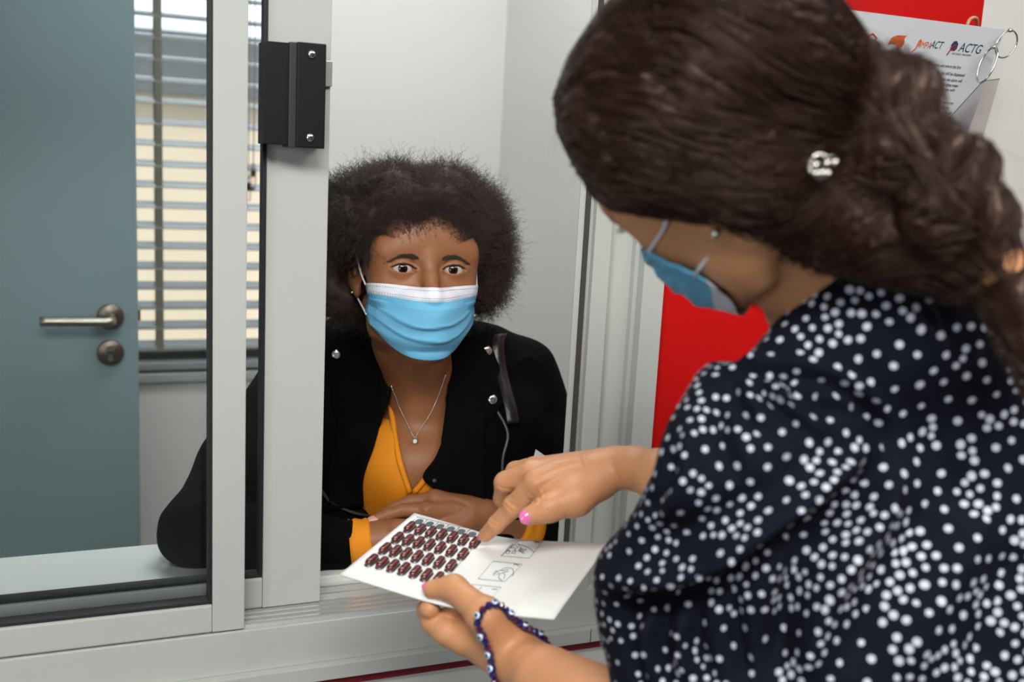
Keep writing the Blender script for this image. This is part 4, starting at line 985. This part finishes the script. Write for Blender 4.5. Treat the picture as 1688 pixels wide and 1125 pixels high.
# ------------------------------------------------------------------ the person in front, seen from behind and above
M['skinN'] = mat('light_brown_skin', rgb(196, 140, 100), .45, spec=.4, bump=.3, bscale=450, var=.07, vscale=35, sss=.12)
M['hairN'] = mat('dark_brown_hair', rgb(40, 23, 18), .36, spec=.45, var=.5, vscale=60)
M['hairN'].node_tree.nodes['Principled BSDF'].inputs['Specular Tint'].default_value = (.85, .62, .52, 1)
M['dress'] = mat('navy_dress_fabric', rgb(12, 15, 26), .85, spec=.12, bump=.3, bscale=700)
M['dot'] = mat('white_dot_print', rgb(186, 190, 204), .75, spec=.25)
M['nailP'] = mat('pink_nail_polish', rgb(226, 110, 168), .15, coat=.8)
nurse = empty('person', W(1450, 900, .85) * np.array([1, 1, 0]) + np.array([0, 0, FZ]), 'person with a dark braid and white-dotted navy dress, seen from behind, pointing at the card', 'person')
FLU = np.array([[-0.603, -0.498, -0.624], [0.364, 0.525, -0.77], [0.71, -0.691, -0.135]])
HN = Head(cam2w([.158, -.139, .738]), CW @ FLU[:, 1], CW @ FLU[:, 0], CW @ FLU[:, 2], 1.0)
NB = W(1390, 560, .86)
g = Grid(HN.c - .15, np.maximum(HN.c + .15, NB + .08), .0018); g = Grid(np.minimum(HN.c - .15, NB - .08), np.maximum(HN.c + .15, NB + .08), .0018)
HN.build(g, cf=.014, cu=.010); g.chain([(HN.w(0, -.018, -.04), .054), (W(1345, 430, .772), .048), (NB, .054)], .012)
g.ell(HN.w(.055, .012, -.052), (.018, .03, .022), HN.R, .02)
HN.eyecut(g, 1); GN = g
parts = [g.mesh(1)]
# right arm and pointing hand
wr = W(1012, 771, 1.035); fr = W(1092, 786, .99); er_ = W(1330, 860, .92)
g = grid_around([wr, W(1130, 800, .975), W(795, 885, 1.06), W(845, 770, 1.09), W(870, 850, .99)], .04, .00105)
g.chain([(W(1170, 815, .965), .029), (fr, .0245), (W(1045, 772, 1.02), .0195), (wr, .0185)], .012)
MC = {'i': W(884, 797, 1.022), 'm': W(876, 779, 1.040), 'r': W(882, 772, 1.058), 'p': W(898, 772, 1.072)}
g.chain([(wr, .0185), (W(975, 782, 1.032), .0195)], .012)
for k_, r_a, r_w in (('i', .0125, .017), ('m', .0122, .017), ('r', .0115, .016), ('p', .0105, .015)):
    off = {'i': (0, 10, -.006), 'm': (0, 2, 0), 'r': (0, -3, .008), 'p': (0, -4, .014)}[k_]
    g.cap(W(985 + off[0], 775 + off[1], 1.034 + off[2]), MC[k_], r_w, r_a, .010)
g.ell(W(940, 800, 1.045), (.032, .020, .022), CW.T, .02)
tipR = oncard(794, 889)[0]
finger(g, [MC['i'], W(846, 836, 1.040), W(818, 865, 1.052), W(800, 883, 1.064)], [.0125, .0104, .0088, .0072])
g.ell(W(846, 834, 1.038), (.0108, .0108, .011), CW.T, .003)
finger(g, [MC['m'], W(833, 796, 1.052), W(829, 822, 1.068), W(846, 838, 1.070)], [.0125, .0112, .0096, .0085])
finger(g, [MC['r'], W(850, 778, 1.078), W(838, 806, 1.090), W(858, 826, 1.085)], [.0115, .0105, .009, .008])
finger(g, [MC['p'], W(868, 772, 1.092), W(858, 796, 1.102), W(872, 812, 1.095)], [.0105, .0095, .0085, .0075])
finger(g, [W(985, 795, 1.025), W(948, 822, 1.008), W(905, 838, 1.000), W(872, 851, .998)], [.0185, .0165, .0122, .0092], .010)
g.cap(W(935, 820, 1.018), W(900, 806, 1.030), .014, .012, .012)
V, F = g.mesh(2); N = vnormals(V, F); u_, v_, c_ = proj(V[:, 0], V[:, 1], V[:, 2]); fc_ = ((N * (CAMP - V)).sum(1) > 0)
CR = [([(828, 828), (838, 838), (848, 846)], 1.6, -.0007), ([(833, 822), (843, 831), (854, 838)], 1.6, -.0007), ([(838, 817), (849, 825), (858, 831)], 1.5, -.0005), ([(824, 833), (834, 842)], 1.5, -.0005),
      ([(805, 858), (814, 866), (824, 871)], 1.5, -.0006), ([(809, 853), (819, 861), (828, 866)], 1.5, -.0005),
      ([(872, 812), (880, 824), (870, 834)], 2.2, -.0010), ([(882, 806), (890, 822), (884, 836)], 2.0, -.0008), ([(868, 822), (885, 828), (902, 818)], 2.5, -.0012), ([(890, 800), (899, 818), (896, 832)], 1.8, -.0005),
      ([(818, 800), (832, 806), (850, 808)], 2.0, -.0008), ([(855, 786), (866, 780), (882, 776)], 3, .0009), ([(880, 800), (920, 782), (960, 768)], 4, .0012), ([(872, 780), (910, 764), (955, 756)], 4, .0008), ([(878, 790), (920, 773), (955, 762)], 4, -.0008),
      ([(900, 838), (906, 846), (905, 854)], 1.6, -.0006), ([(906, 834), (912, 843), (911, 852)], 1.6, -.0005), ([(958, 752), (966, 760), (962, 768)], 5, .0012)]
V = V + N * (strokes(u_, v_, CR) * fc_ + vnoise(V, 260) * .00018)[:, None]; parts.append((V, F)); GR = g
g = grid_around([er_, W(1150, 808, .97)], .05, .003); g.chain([(er_, .036), (W(1110, 795, .985), .0225)], .003); parts.append(g.mesh(1))
# left arm and hand holding the card from below, thumb on top
wl_ = W(840, 1077, .955); fl = W(900, 1121, .905); el_ = W(1110, 1225, .78)
g = grid_around([wl_, el_, W(700, 985, 1.0), W(730, 1060, 1.05), oncard(740, 970)[0]], .055, .0014)
g.chain([(el_, .037), (fl, .0292), (W(868, 1100, .935), .0262), (wl_, .0245)], .003)
def under(px, py, l): return oncard(px, py, l)[0]
g.chain([(wl_, .0232), (W(803, 1053, .972), .0225), (W(785, 1045, .975), .0215)], .014)
tt = under(714, 985, .0085)
def cd(px, py): return float(proj(*oncard(px, py)[0])[2])
tip2 = under(750, 990, .0125); tmc = W(800, 1016, cd(790, 1005) - .016)
finger(g, [W(830, 1052, .948), tmc, tip2, tt], [.0195, .0152, .0120, .0092], .007)
g.cap(W(830, 1066, .952), tmc, .0185, .0145, .010)
iA, iB = W(765, 1055, .968), W(736, 1042, .974)
finger(g, [W(812, 1060, .958), iA, iB, W(715, 1025, .984), W(706, 1008, .996), under(708, 988, -.0105)], [.0170, .0142, .0132, .0122, .0112, .0098], .003)
finger(g, [W(795, 1050, .980), W(752, 1042, 1.00), under(724, 1000, -.018) + CW @ np.array([.004, .004, .02]), under(750, 985, -.012)], [.015, .0122, .0108, .009], .002)
finger(g, [W(800, 1045, .99), W(765, 1035, 1.01), under(745, 1000, -.024) + CW @ np.array([.004, 0, .025]), under(775, 978, -.012)], [.014, .0115, .0102, .0085], .002)
finger(g, [W(810, 1045, .995), W(785, 1035, 1.015), under(775, 1000, -.026) + CW @ np.array([.004, 0, .03]), under(800, 980, -.012)], [.012, .0100, .0092, .008], .002)
parts.append(g.mesh(1)); GL = g
# upper arms and trunk inside the dress
g = Grid(W(1450, 900, .86) - [.40, .40, .50], W(1450, 900, .86) + [.42, .42, .42], .007)
g.chain([(W(1420, 640, .87), .05), (W(1290, 710, .81), .040), (el_, .034)], .03); g.chain([(W(1420, 640, .87), .05), (W(1500, 680, .96), .045), (er_, .037)], .03)
g.ell(W(1530, 960, .90), (.13, .22, .09), CW.T, .05)
parts.append(g.mesh(1))
V, F = joinvf(parts); qmesh('body', V, F, M['skinN'], nurse)
# nails
a, b = W(872, 851, .998), W(905, 838, 1.0)
nail('fingernail', a + nrm(a - b) * .0005 + nrm(CAMP - a) * .0088, a - b, CAMP - a, .0068, .0088, M['nailP'], nurse)
a, b = W(800, 883, 1.064), W(818, 865, 1.052); upv = nrm(CAMP - a) * .55 + nrm(np.array([-.8, .5, .5]))
nail('fingernail', a + nrm(a - b) * .003 + nrm(upv) * .0062, a - b, upv, .0046, .0072, M['nailP'], nurse)
b = tip2; upv = nrm(CAMP - tt) * .7 + np.array([0, 0, .75])
nail('fingernail', tt + nrm(tt - b) * .0035 + nrm(upv) * .0080, tt - b, upv, .0068, .0088, M['nailP'], nurse)
# eye, lashes, brow
eyeball(HN, 1, csurf(.4, .5), nurse, .0130)
ls = []
for t in np.linspace(-1, 1, 17):
    l = t * .0150; u = .0030 * (1 - t * t) - .001; q = math.sqrt(max(1e-6, .0150 ** 2 - l * l * .9 - u * u)); o_ = HN.w(.0315 + l, .0755 + q, u - .001)
    d1 = HN.R[1] * .8 - HN.R[2] * .25 + HN.R[0] * t * .5; ls.append(np.array([o_ + nrm(d1) * .0090 * s_ + HN.R[2] * .0035 * s_ * s_ for s_ in np.linspace(0, 1, 5)]))
hair_curves('eyelashes', np.array(ls), np.array([.0003, .0003, .00025, .0002, .0001]), M['lash'], nurse)
n = 260; t = rng.random(n); l = .014 + .038 * t
B = on_skin(GN, HN.wa(np.stack([l, .088 - .35 * l ** 2 / .05, .014 + .0055 * np.sin(t * 2.4) + (rng.random(n) - .5) * .006], 1)), .0001)
dr = np.stack([np.ones(n), -t * .6, .4 - t], 1) @ HN.R; S = np.stack([on_skin(GN, B + dr * .0012 * j, .0002) for j in range(4)], 1)
hair_curves('eyebrow', S, .00014, M['hairN'], nurse)
# mask
def nurse_mask():
    global GH
    keep = GH; GH = GN; m_ = surgical_mask(HN, nurse, 'light blue surgical mask seen from behind', GN, True, ye_=(.064, .056, .045, .030), ub_=(-.114, .047, 2.0), yf_=(.100, .108, .112, .104, .092, .074)); GH = keep; return m_
nurse_mask()
MB().lathe([(.0005, -.001), (.0035, .0), (.0040, .0015), (.0025, .004), (.0004, .005)], HN.w(.080, .002, -.031), HN.R[0], 12).build('ear_stud', M['silver'], nurse, True)
# ------------ hair
g = Grid(np.minimum(HN.c - .17, W(1660, 560, .66) - .06), np.maximum(HN.c + .20, W(1660, 560, .66) + .10), .003)
def hp(px, py, d, r, k=.02): g.ell(W(px, py, d), np.full(3, r), None, k)
g.ell(HN.w(.004, -.010, .046), (.092, .112, .097), HN.R, .02)
g.ell(HN.w(.030, .050, .062), (.055, .055, .050), HN.R, .03)
hp(1200, 70, .70, .075); hp(1330, 130, .72, .070); hp(1080, 200, .72, .070, .03); hp(1010, 215, .76, .050, .03); hp(1250, 290, .68, .035, .03); hp(1390, 290, .72, .050, .03)
fc = HN.w(0, .085, -.035); g.ell(HN.w(0.030, .070, -.040), (.075, .060, .062), HN.R, .012, 's')
HO = [(985, 318), (955, 270), (928, 215), (922, 160), (950, 90), (1000, 18), (1080, -60), (1250, -95), (1330, -60), (1400, 30), (1440, 90), (1500, 200), (1520, 330), (1500, 440), (1400, 436), (1320, 425), (1250, 398), (1180, 372), (1095, 352), (1010, 338)]
g.op(outline(HO), HN.c - .3, HN.c + .3, .012, 'i')
g.chain([(W(1300, 345, .705), .030), (W(1390, 375, .695), .028), (W(1490, 400, .69), .030)], .02); g.chain([(W(1330, 330, .75), .050), (W(1420, 360, .755), .042), (W(1520, 390, .74), .036)], .02)
BR = [(1400, 210, .70, .038), (1462, 168, .68, .035), (1478, 255, .675, .034), (1560, 285, .66, .029), (1560, 352, .66, .029), (1612, 372, .66, .023), (1636, 425, .655, .016), (1650, 447, .655, .0120)]
for (x, y, dd, r) in BR[:6]: g.ell(W(x, y, dd), (r * 1.05, r * .95, r), None, .006)
g.chain([(W(x, y, dd), r * .8) for x, y, dd, r in BR], .008)
g.chain([(W(1500, 330, .70), .040), (W(1590, 430, .68), .026)], .02)
g.chain([(W(1650, 447, .655), .0120), (W(1676, 492, .650), .0175), (W(1702, 545, .645), .020), (W(1722, 620, .64), .015)], .006)
V, F = g.mesh(1); N = vnormals(V, F)
gather = W(1440, 235, .70)
path = np.array([W(x, y, dd) for x, y, dd, r in BR[1:]] + [W(1680, 500, .645), W(1710, 570, .64), W(1722, 650, .64)])
def flow(P):
    """combing direction: back towards the gathering point, then down the braid with a twist"""
    d = gather - P; dist = np.linalg.norm(d, axis=1)[:, None]; d = d / (dist + 1e-6)
    seg = path[:-1][None] - P[:, None]; i = np.argmin((seg ** 2).sum(-1), 1); t = (path[1:] - path[:-1])[i]; t = t / np.linalg.norm(t, axis=1)[:, None]
    u, v, c = proj(P[:, 0], P[:, 1], P[:, 2]); w_ = np.clip((u - 1395) / 60, 0, 1)[:, None]
    side = np.cross(t, CAMP - P); side /= np.linalg.norm(side, axis=1)[:, None]; sg = np.sign(((P - path[i]) * side).sum(1))[:, None]
    br = t + side * (-sg) * .75
    low = np.clip((v - 290) / 60, 0, 1)[:, None] * (1 - w_)
    d = d + low * np.array([.15, -.1, .1]) + .22 * vnoise3(P, 14) * (1 - w_)
    r = d * (1 - w_) + br * w_; return r / (np.linalg.norm(r, axis=1)[:, None] + 1e-9)
fd = flow(V); sd_ = np.cross(N, fd)
q = V.copy(); s1_ = (V * sd_).sum(1)
cross_phase = vnoise(V - fd * (V * fd).sum(1)[:, None] * .85, 75)
V = V + N * (cross_phase * .0045 + vnoise(V, 22) * .0035)[:, None]
hairN = qmesh('hair', V, F, M['hairN'], nurse); hairN['label'] = 'dark brown hair gathered into a braid'
GHN = g
def comb(P, L, k, lift, wave=.0):
    S = [P]; n = len(P); ph = rng.random((n, 1)) * 6.28
    for j in range(k - 1):
        f = flow(P) + wave * vnoise3(P + 3.1, 40); f /= np.linalg.norm(f, axis=1)[:, None]
        Q = P + f * (L / k)[:, None]; h = lift * math.sin(math.pi * (j + 1) / k * .9)
        for _ in range(2): Q = Q - g.grad(Q) * (g.sample(Q) - h)[:, None]
        P = Q; S.append(P)
    return np.stack(S, 1)
P, N_ = surfpts(V, F, 15000)
u_, v_, c_ = proj(P[:, 0], P[:, 1], P[:, 2]); vis = ((N_ * (CAMP - P)).sum(1) > -.06) & (u_ < 1760) & (v_ > -120); P = P[vis]
n = len(P); S = comb(P, .035 + .045 * rng.random(n), 12, .0012 + .0042 * rng.random(n), .35)
hair_curves('strands', S, np.linspace(.00034, .00012, 12), M['hairN'], hairN)
# loose flyaway hairs around the silhouette and at the nape
P, N_ = surfpts(V, F, 900); u_, v_, c_ = proj(P[:, 0], P[:, 1], P[:, 2]); P, N_ = P[(v_ > -60)], N_[(v_ > -60)]; n = len(P)
t = np.linspace(0, 1, 10)[None, :, None]; D1 = flow(P) * .5 + N_ * .5 + .4 * rng.normal(size=(n, 3)); D2 = flow(P) * .6 + .5 * rng.normal(size=(n, 3))
S = P[:, None] + D1[:, None] * t * .02 + D2[:, None] * t * t * .018
hair_curves('flyaway_hairs', S, np.linspace(.00012, .00005, 10), M['hairN'], hairN)
nape = np.array([W(x, y, .78) for x, y in zip(1230 + 180 * rng.random(260), 360 + 60 * rng.random(260))]); nape = on_skin(GN, nape, .0003)
D1 = (CW @ np.array([.3, .9, 0]))[None] + .5 * rng.normal(size=(260, 3))
S = np.stack([on_skin(GN, nape + D1 * .022 * x, .0006 + .001 * x) for x in np.linspace(0, 1, 7)], 1); hair_curves('nape_hairs', S, np.linspace(.00014, .00005, 7), M['hairN'], hairN)
# elastic band and hair clip
pb = W(1652, 449, .655); ax_ = nrm(W(1680, 500, .645) - W(1640, 432, .655)); mb = MB()
u1 = nrm(np.cross(ax_, [0, 0, 1.])); u2 = np.cross(ax_, u1)
for k_ in range(5): mb.tube([pb + ax_ * (k_ - 2) * .0026 + .0155 * (math.cos(t) * u1 + math.sin(t) * u2) for t in th], .0016, 6, closed=True)
eb = mb.build('hair_band', mat('tan_elastic', rgb(206, 150, 104), .7, bump=.4, bscale=600), nurse, True); eb['kind'] = 'thing'
pc = cast(g, 1350, 272, .004, .4, 1.0); cx, cy = CW @ np.array([1., 0, 0]), CW @ np.array([0, 1., 0]); cz = CW @ np.array([0, 0, 1.])
clip = MB().tube(crom([pc + cx * a + cy * b - cz * c for a, b, c in ((.010, -.006, .0), (.004, -.004, .004), (-.002, -.0055, .006), (-.007, -.001, .005), (-.006, .006, .005), (.0, .0085, .005), (.006, .007, .003))], 5), .0014, 8).build('hair_clip', M['silver'], nurse, True)
clip['label'] = 'small silver hair clip'
for a, b in ((-.004, .001), (.003, .0), (.0, .006), (-.004, .0065), (.0035, .0065), (.008, -.0005)):
    MB().lathe([(.0004, .003), (.0022, .0018), (.0026, 0), (.0015, -.002)], pc + cx * a + cy * b - cz * .006, CAMP - pc, 10).build('clip_stone', M['silver'], clip, True)
# ------------ dress
g = Grid(W(1500, 860, .85) - [.34, .36, .42], W(1500, 860, .85) + [.50, .42, .40], .0040)
g.ell(W(1540, 800, .86), (.16, .17, .12), CW.T, .04); g.ell(W(1580, 1050, .84), (.19, .24, .13), CW.T, .05)
g.cap(W(1330, 650, .84), W(1650, 620, .86), .090, .085, .05); g.cap(W(1410, 545, .805), W(1580, 540, .81), .078, .074, .05); g.cap(W(1340, 590, .83), W(1450, 505, .775), .05, .062, .04); g.cap(W(1450, 505, .775), W(1560, 520, .78), .062, .062, .04)
g.cap(W(1290, 640, .82), W(1400, 560, .84), .055, .055, .04)
g.chain([(W(1275, 690, .775), .066), (W(1190, 800, .785), .082), (W(1110, 915, .805), .060), (W(1230, 890, .79), .055)], .035)
g.chain([(W(1140, 880, .805), .060), (W(1110, 1000, .815), .058), (W(1130, 1180, .80), .065)], .03)
g.cap(W(1330, 900, .82), W(1320, 1180, .82), .11, .12, .05)
DO = [(1287, 528), (1330, 490), (1370, 462), (1420, 428), (1470, 412), (1540, 420), (1610, 452), (1680, 520), (1790, 640), (1900, 800), (1900, 1400), (1000, 1400), (1006, 1125), (990, 1060), (978, 1000), (975, 945), (985, 915), (1010, 888), (1045, 850), (1062, 812), (1078, 775), (1092, 725), (1108, 690), (1128, 655), (1148, 615), (1172, 598), (1215, 600), (1240, 580)]
g.op(outline(DO), W(1500, 860, .85) - .6, W(1500, 860, .85) + .6, .012, 'i')
V, F = g.mesh(1); N = vnormals(V, F); u_, v_, c_ = proj(V[:, 0], V[:, 1], V[:, 2])
front = np.clip((N * (CAMP - V)).sum(1) / np.linalg.norm(CAMP - V, axis=1) * 3, 0, 1)
FO = [([(985, 955), (1080, 955), (1166, 930), (1218, 902), (1295, 845), (1372, 786), (1450, 748)], 22, .016),
      ([(1000, 1000), (1090, 1000), (1190, 968), (1260, 925), (1330, 880), (1420, 815)], 24, -.022),
      ([(1040, 900), (1120, 890), (1200, 850), (1290, 790)], 30, -.010),
      ([(1172, 606), (1240, 612), (1330, 622), (1400, 650), (1450, 705), (1470, 760)], 10, -.008), ([(1160, 600), (1230, 596), (1330, 604), (1420, 640), (1470, 690)], 12, .004),
      ([(1200, 620), (1230, 680), (1290, 740)], 12, -.009), ([(1240, 618), (1280, 670), (1340, 720)], 11, -.008), ([(1290, 620), (1330, 660), (1390, 700)], 10, -.008), ([(1180, 640), (1190, 720), (1220, 800)], 14, -.008),
      ([(1220, 640), (1260, 710), (1300, 760)], 10, .006), ([(1265, 628), (1310, 680), (1370, 722)], 9, .006), ([(1340, 640), (1370, 670), (1430, 690)], 8, -.006),
      ([(1140, 690), (1130, 780), (1090, 860)], 16, .007), ([(1110, 740), (1095, 800), (1060, 850)], 12, -.007),
      ([(1450, 740), (1410, 830), (1330, 930), (1290, 1040), (1270, 1130)], 26, -.020), ([(1490, 760), (1450, 860), (1380, 960), (1340, 1060), (1330, 1130)], 22, .010),
      ([(1100, 1010), (1090, 1060), (1100, 1130)], 14, -.010), ([(1150, 1000), (1150, 1060), (1170, 1130)], 12, -.009), ([(1040, 1000), (1040, 1060), (1060, 1130)], 12, -.009), ([(1210, 980), (1215, 1060), (1230, 1130)], 14, -.010),
      ([(1125, 1000), (1120, 1060), (1135, 1130)], 11, .006), ([(1070, 1000), (1062, 1060), (1080, 1130)], 11, .006),
      ([(1560, 800), (1500, 900), (1440, 1000), (1400, 1120)], 30, -.010), ([(1640, 800), (1590, 920), (1530, 1020), (1500, 1120)], 30, .008), ([(1688, 900), (1640, 1000), (1600, 1120)], 26, -.009),
      ([(1380, 480), (1450, 520), (1500, 600)], 24, -.004), ([(1520, 700), (1560, 790), (1640, 860)], 26, -.005)]
V = V + N * (strokes(u_, v_, FO) * front * 1.1 + vnoise(V, 16) * .003 + vnoise(V, 38) * .0014)[:, None]
V = relax(V, F, 2)
# printed dots
Pd, Nd = surfpts(V, F, 90000); up_, vp_, cp_ = proj(Pd[:, 0], Pd[:, 1], Pd[:, 2]); N0 = vnormals(V, F)
sel = ((Nd * (CAMP - Pd)).sum(1) > -.25 * np.linalg.norm(CAMP - Pd, axis=1)) & (up_ < 1900) & (vp_ < 1330); Pd, Nd = Pd[sel], Nd[sel]; up_, vp_ = up_[sel], vp_[sel]
cell = {}; keep = []
dens = .0062 + .0058 * (vnoise(Pd, 45) > -.08) + .0026 * rng.random(len(Pd))
for i in range(len(Pd)):
    p = Pd[i]; c = tuple(np.floor(p / .009).astype(int)); ok = True
    for a in (-1, 0, 1):
        for b in (-1, 0, 1):
            for d_ in (-1, 0, 1):
                for j in cell.get((c[0] + a, c[1] + b, c[2] + d_), ()):
                    e = Pd[j] - p
                    if e @ e < dens[i] ** 2: ok = False; break
                if not ok: break
            if not ok: break
        if not ok: break
    if ok: cell.setdefault(c, []).append(i); keep.append(i)
keep = np.array(keep); Pk, Nk = Pd[keep], Nd[keep]; uk = up_[keep]
r = .00215 + .0006 * rng.random(len(Pk)); r = r * np.clip(.78 + (uk - 1000) / 1400, .72, 1.1)
a1 = np.cross(Nk, rng.normal(size=Pk.shape)); a1 /= np.linalg.norm(a1, axis=1)[:, None]; a2 = np.cross(Nk, a1); el2 = .85 + .3 * rng.random(len(Pk))
K = 12; an = np.arange(K) * 2 * math.pi / K
DV = Pk[:, None] + Nk[:, None] * .00035 + r[:, None, None] * (np.cos(an)[None, :, None] * a1[:, None] * el2[:, None, None] + np.sin(an)[None, :, None] * a2[:, None])
bd = bpy.data.meshes.new('dress'); nv = len(V); nd = len(Pk)
allv = np.vstack([V, DV.reshape(-1, 3)]); bd.vertices.add(len(allv)); bd.vertices.foreach_set('co', allv.astype(np.float32).ravel())
li = np.concatenate([F.ravel(), (nv + np.arange(nd * K))]).astype(np.int32); bd.loops.add(len(li)); bd.loops.foreach_set('vertex_index', li)
ls_ = np.concatenate([np.arange(len(F)) * 4, F.size + np.arange(nd) * K]).astype(np.int32); bd.polygons.add(len(ls_)); bd.polygons.foreach_set('loop_start', ls_); bd.update(calc_edges=True)
dress = link('dress', bd, [M['dress'], M['dot']], nurse, True); bd.polygons.foreach_set('material_index', np.r_[np.zeros(len(F), int), np.ones(nd, int)]); dress['label'] = 'navy dress with white dots'
print('dots', nd, 'dress verts', nv)
# ------------ beaded bracelet
bc = W(856, 1094, .940); ar = nrm(W(900, 1121, .905) - W(840, 1077, .955)); tc_ = CAMP - bc; tc_ = nrm(tc_ - ar * (tc_ @ ar)); ax_ = nrm(ar + .08 * tc_)
u1 = nrm(np.cross(ax_, [0, 0, 1.])); u2 = np.cross(ax_, u1)
def ringpt(t):
    rd = math.cos(t) * u1 + math.sin(t) * u2; rr = np.linspace(.004, .06, 140); s_ = GL.sample(bc + rr[:, None] * rd); i = int(np.argmax(s_ > .0026)); return bc + rd * (rr[i] if s_.max() > .0026 else .03)
rp = np.array([ringpt(t) for t in np.linspace(0, 2 * math.pi, 73)[:-1]])
for _ in range(5):
    for _i in range(5): rp = (np.roll(rp, 1, 0) + rp + np.roll(rp, -1, 0)) / 3
    ro = rp - bc; ro /= np.linalg.norm(ro, axis=1)[:, None]; 
    for _i in range(4): rp = rp + ro * np.maximum(0, .0031 - GL.sample(rp))[:, None]
br = MB().tube(rp, .0006, 6, closed=True).build('bracelet', M['blackM'], nurse, True); br['label'] = 'dark blue and purple beaded bracelet with white eye beads'
rl = np.r_[0, np.cumsum(np.linalg.norm(np.roll(rp, -1, 0) - rp, axis=1))]; rq = np.vstack([rp, rp[:1]])
beadM = [mat('blue_bead', rgb(24, 22, 92), .08, coat=1), mat('purple_bead', rgb(70, 24, 66), .08, coat=1), mat('eye_bead_blue', rgb(18, 22, 84), .1, coat=1)]
eyew, eyeb, eyek = mat('eye_bead_white', rgb(225, 232, 240), .15, coat=1), mat('eye_bead_sky', rgb(70, 150, 205), .15, coat=1), mat('eye_bead_pupil', rgb(8, 10, 20), .1)
nbd = int(rl[-1] / .0066)
for k_ in range(nbd):
    x_ = rl[-1] * k_ / nbd; p = np.array([np.interp(x_, rl, rq[:, c]) for c in range(3)]); p2 = np.array([np.interp((x_ + .002) % rl[-1], rl, rq[:, c]) for c in range(3)]); tg = nrm(p2 - p); rd = p - bc; rd = nrm(rd - tg * (rd @ tg))
    kind = 2 if k_ % 3 == 0 else (k_ % 3 - 1); rr = .0041 if kind == 2 else .0035
    prof = [(rr * math.sin(a) + .0001, -rr * math.cos(a)) for a in np.linspace(0, math.pi, 9)]
    b_ = MB().lathe(prof, p, tg, 12 if kind == 2 else 8).build('bead', beadM[kind], br, kind == 2)
    if kind == 2:
        f = nrm(rd * .7 - ax_ * .2 + nrm(CAMP - p) * .7); mb = MB(); vv = []
        for r_, h, mi in ((.0030, .0036, 0), (.0020, .0041, 1), (.0011, .0045, 2)):
            mb.lathe([(r_, h - .0018), (r_, h), (r_ * .3, h + .0002)], p, f, 14, mi)
        mb.build('bead', [eyew, eyeb, eyek], br, True)
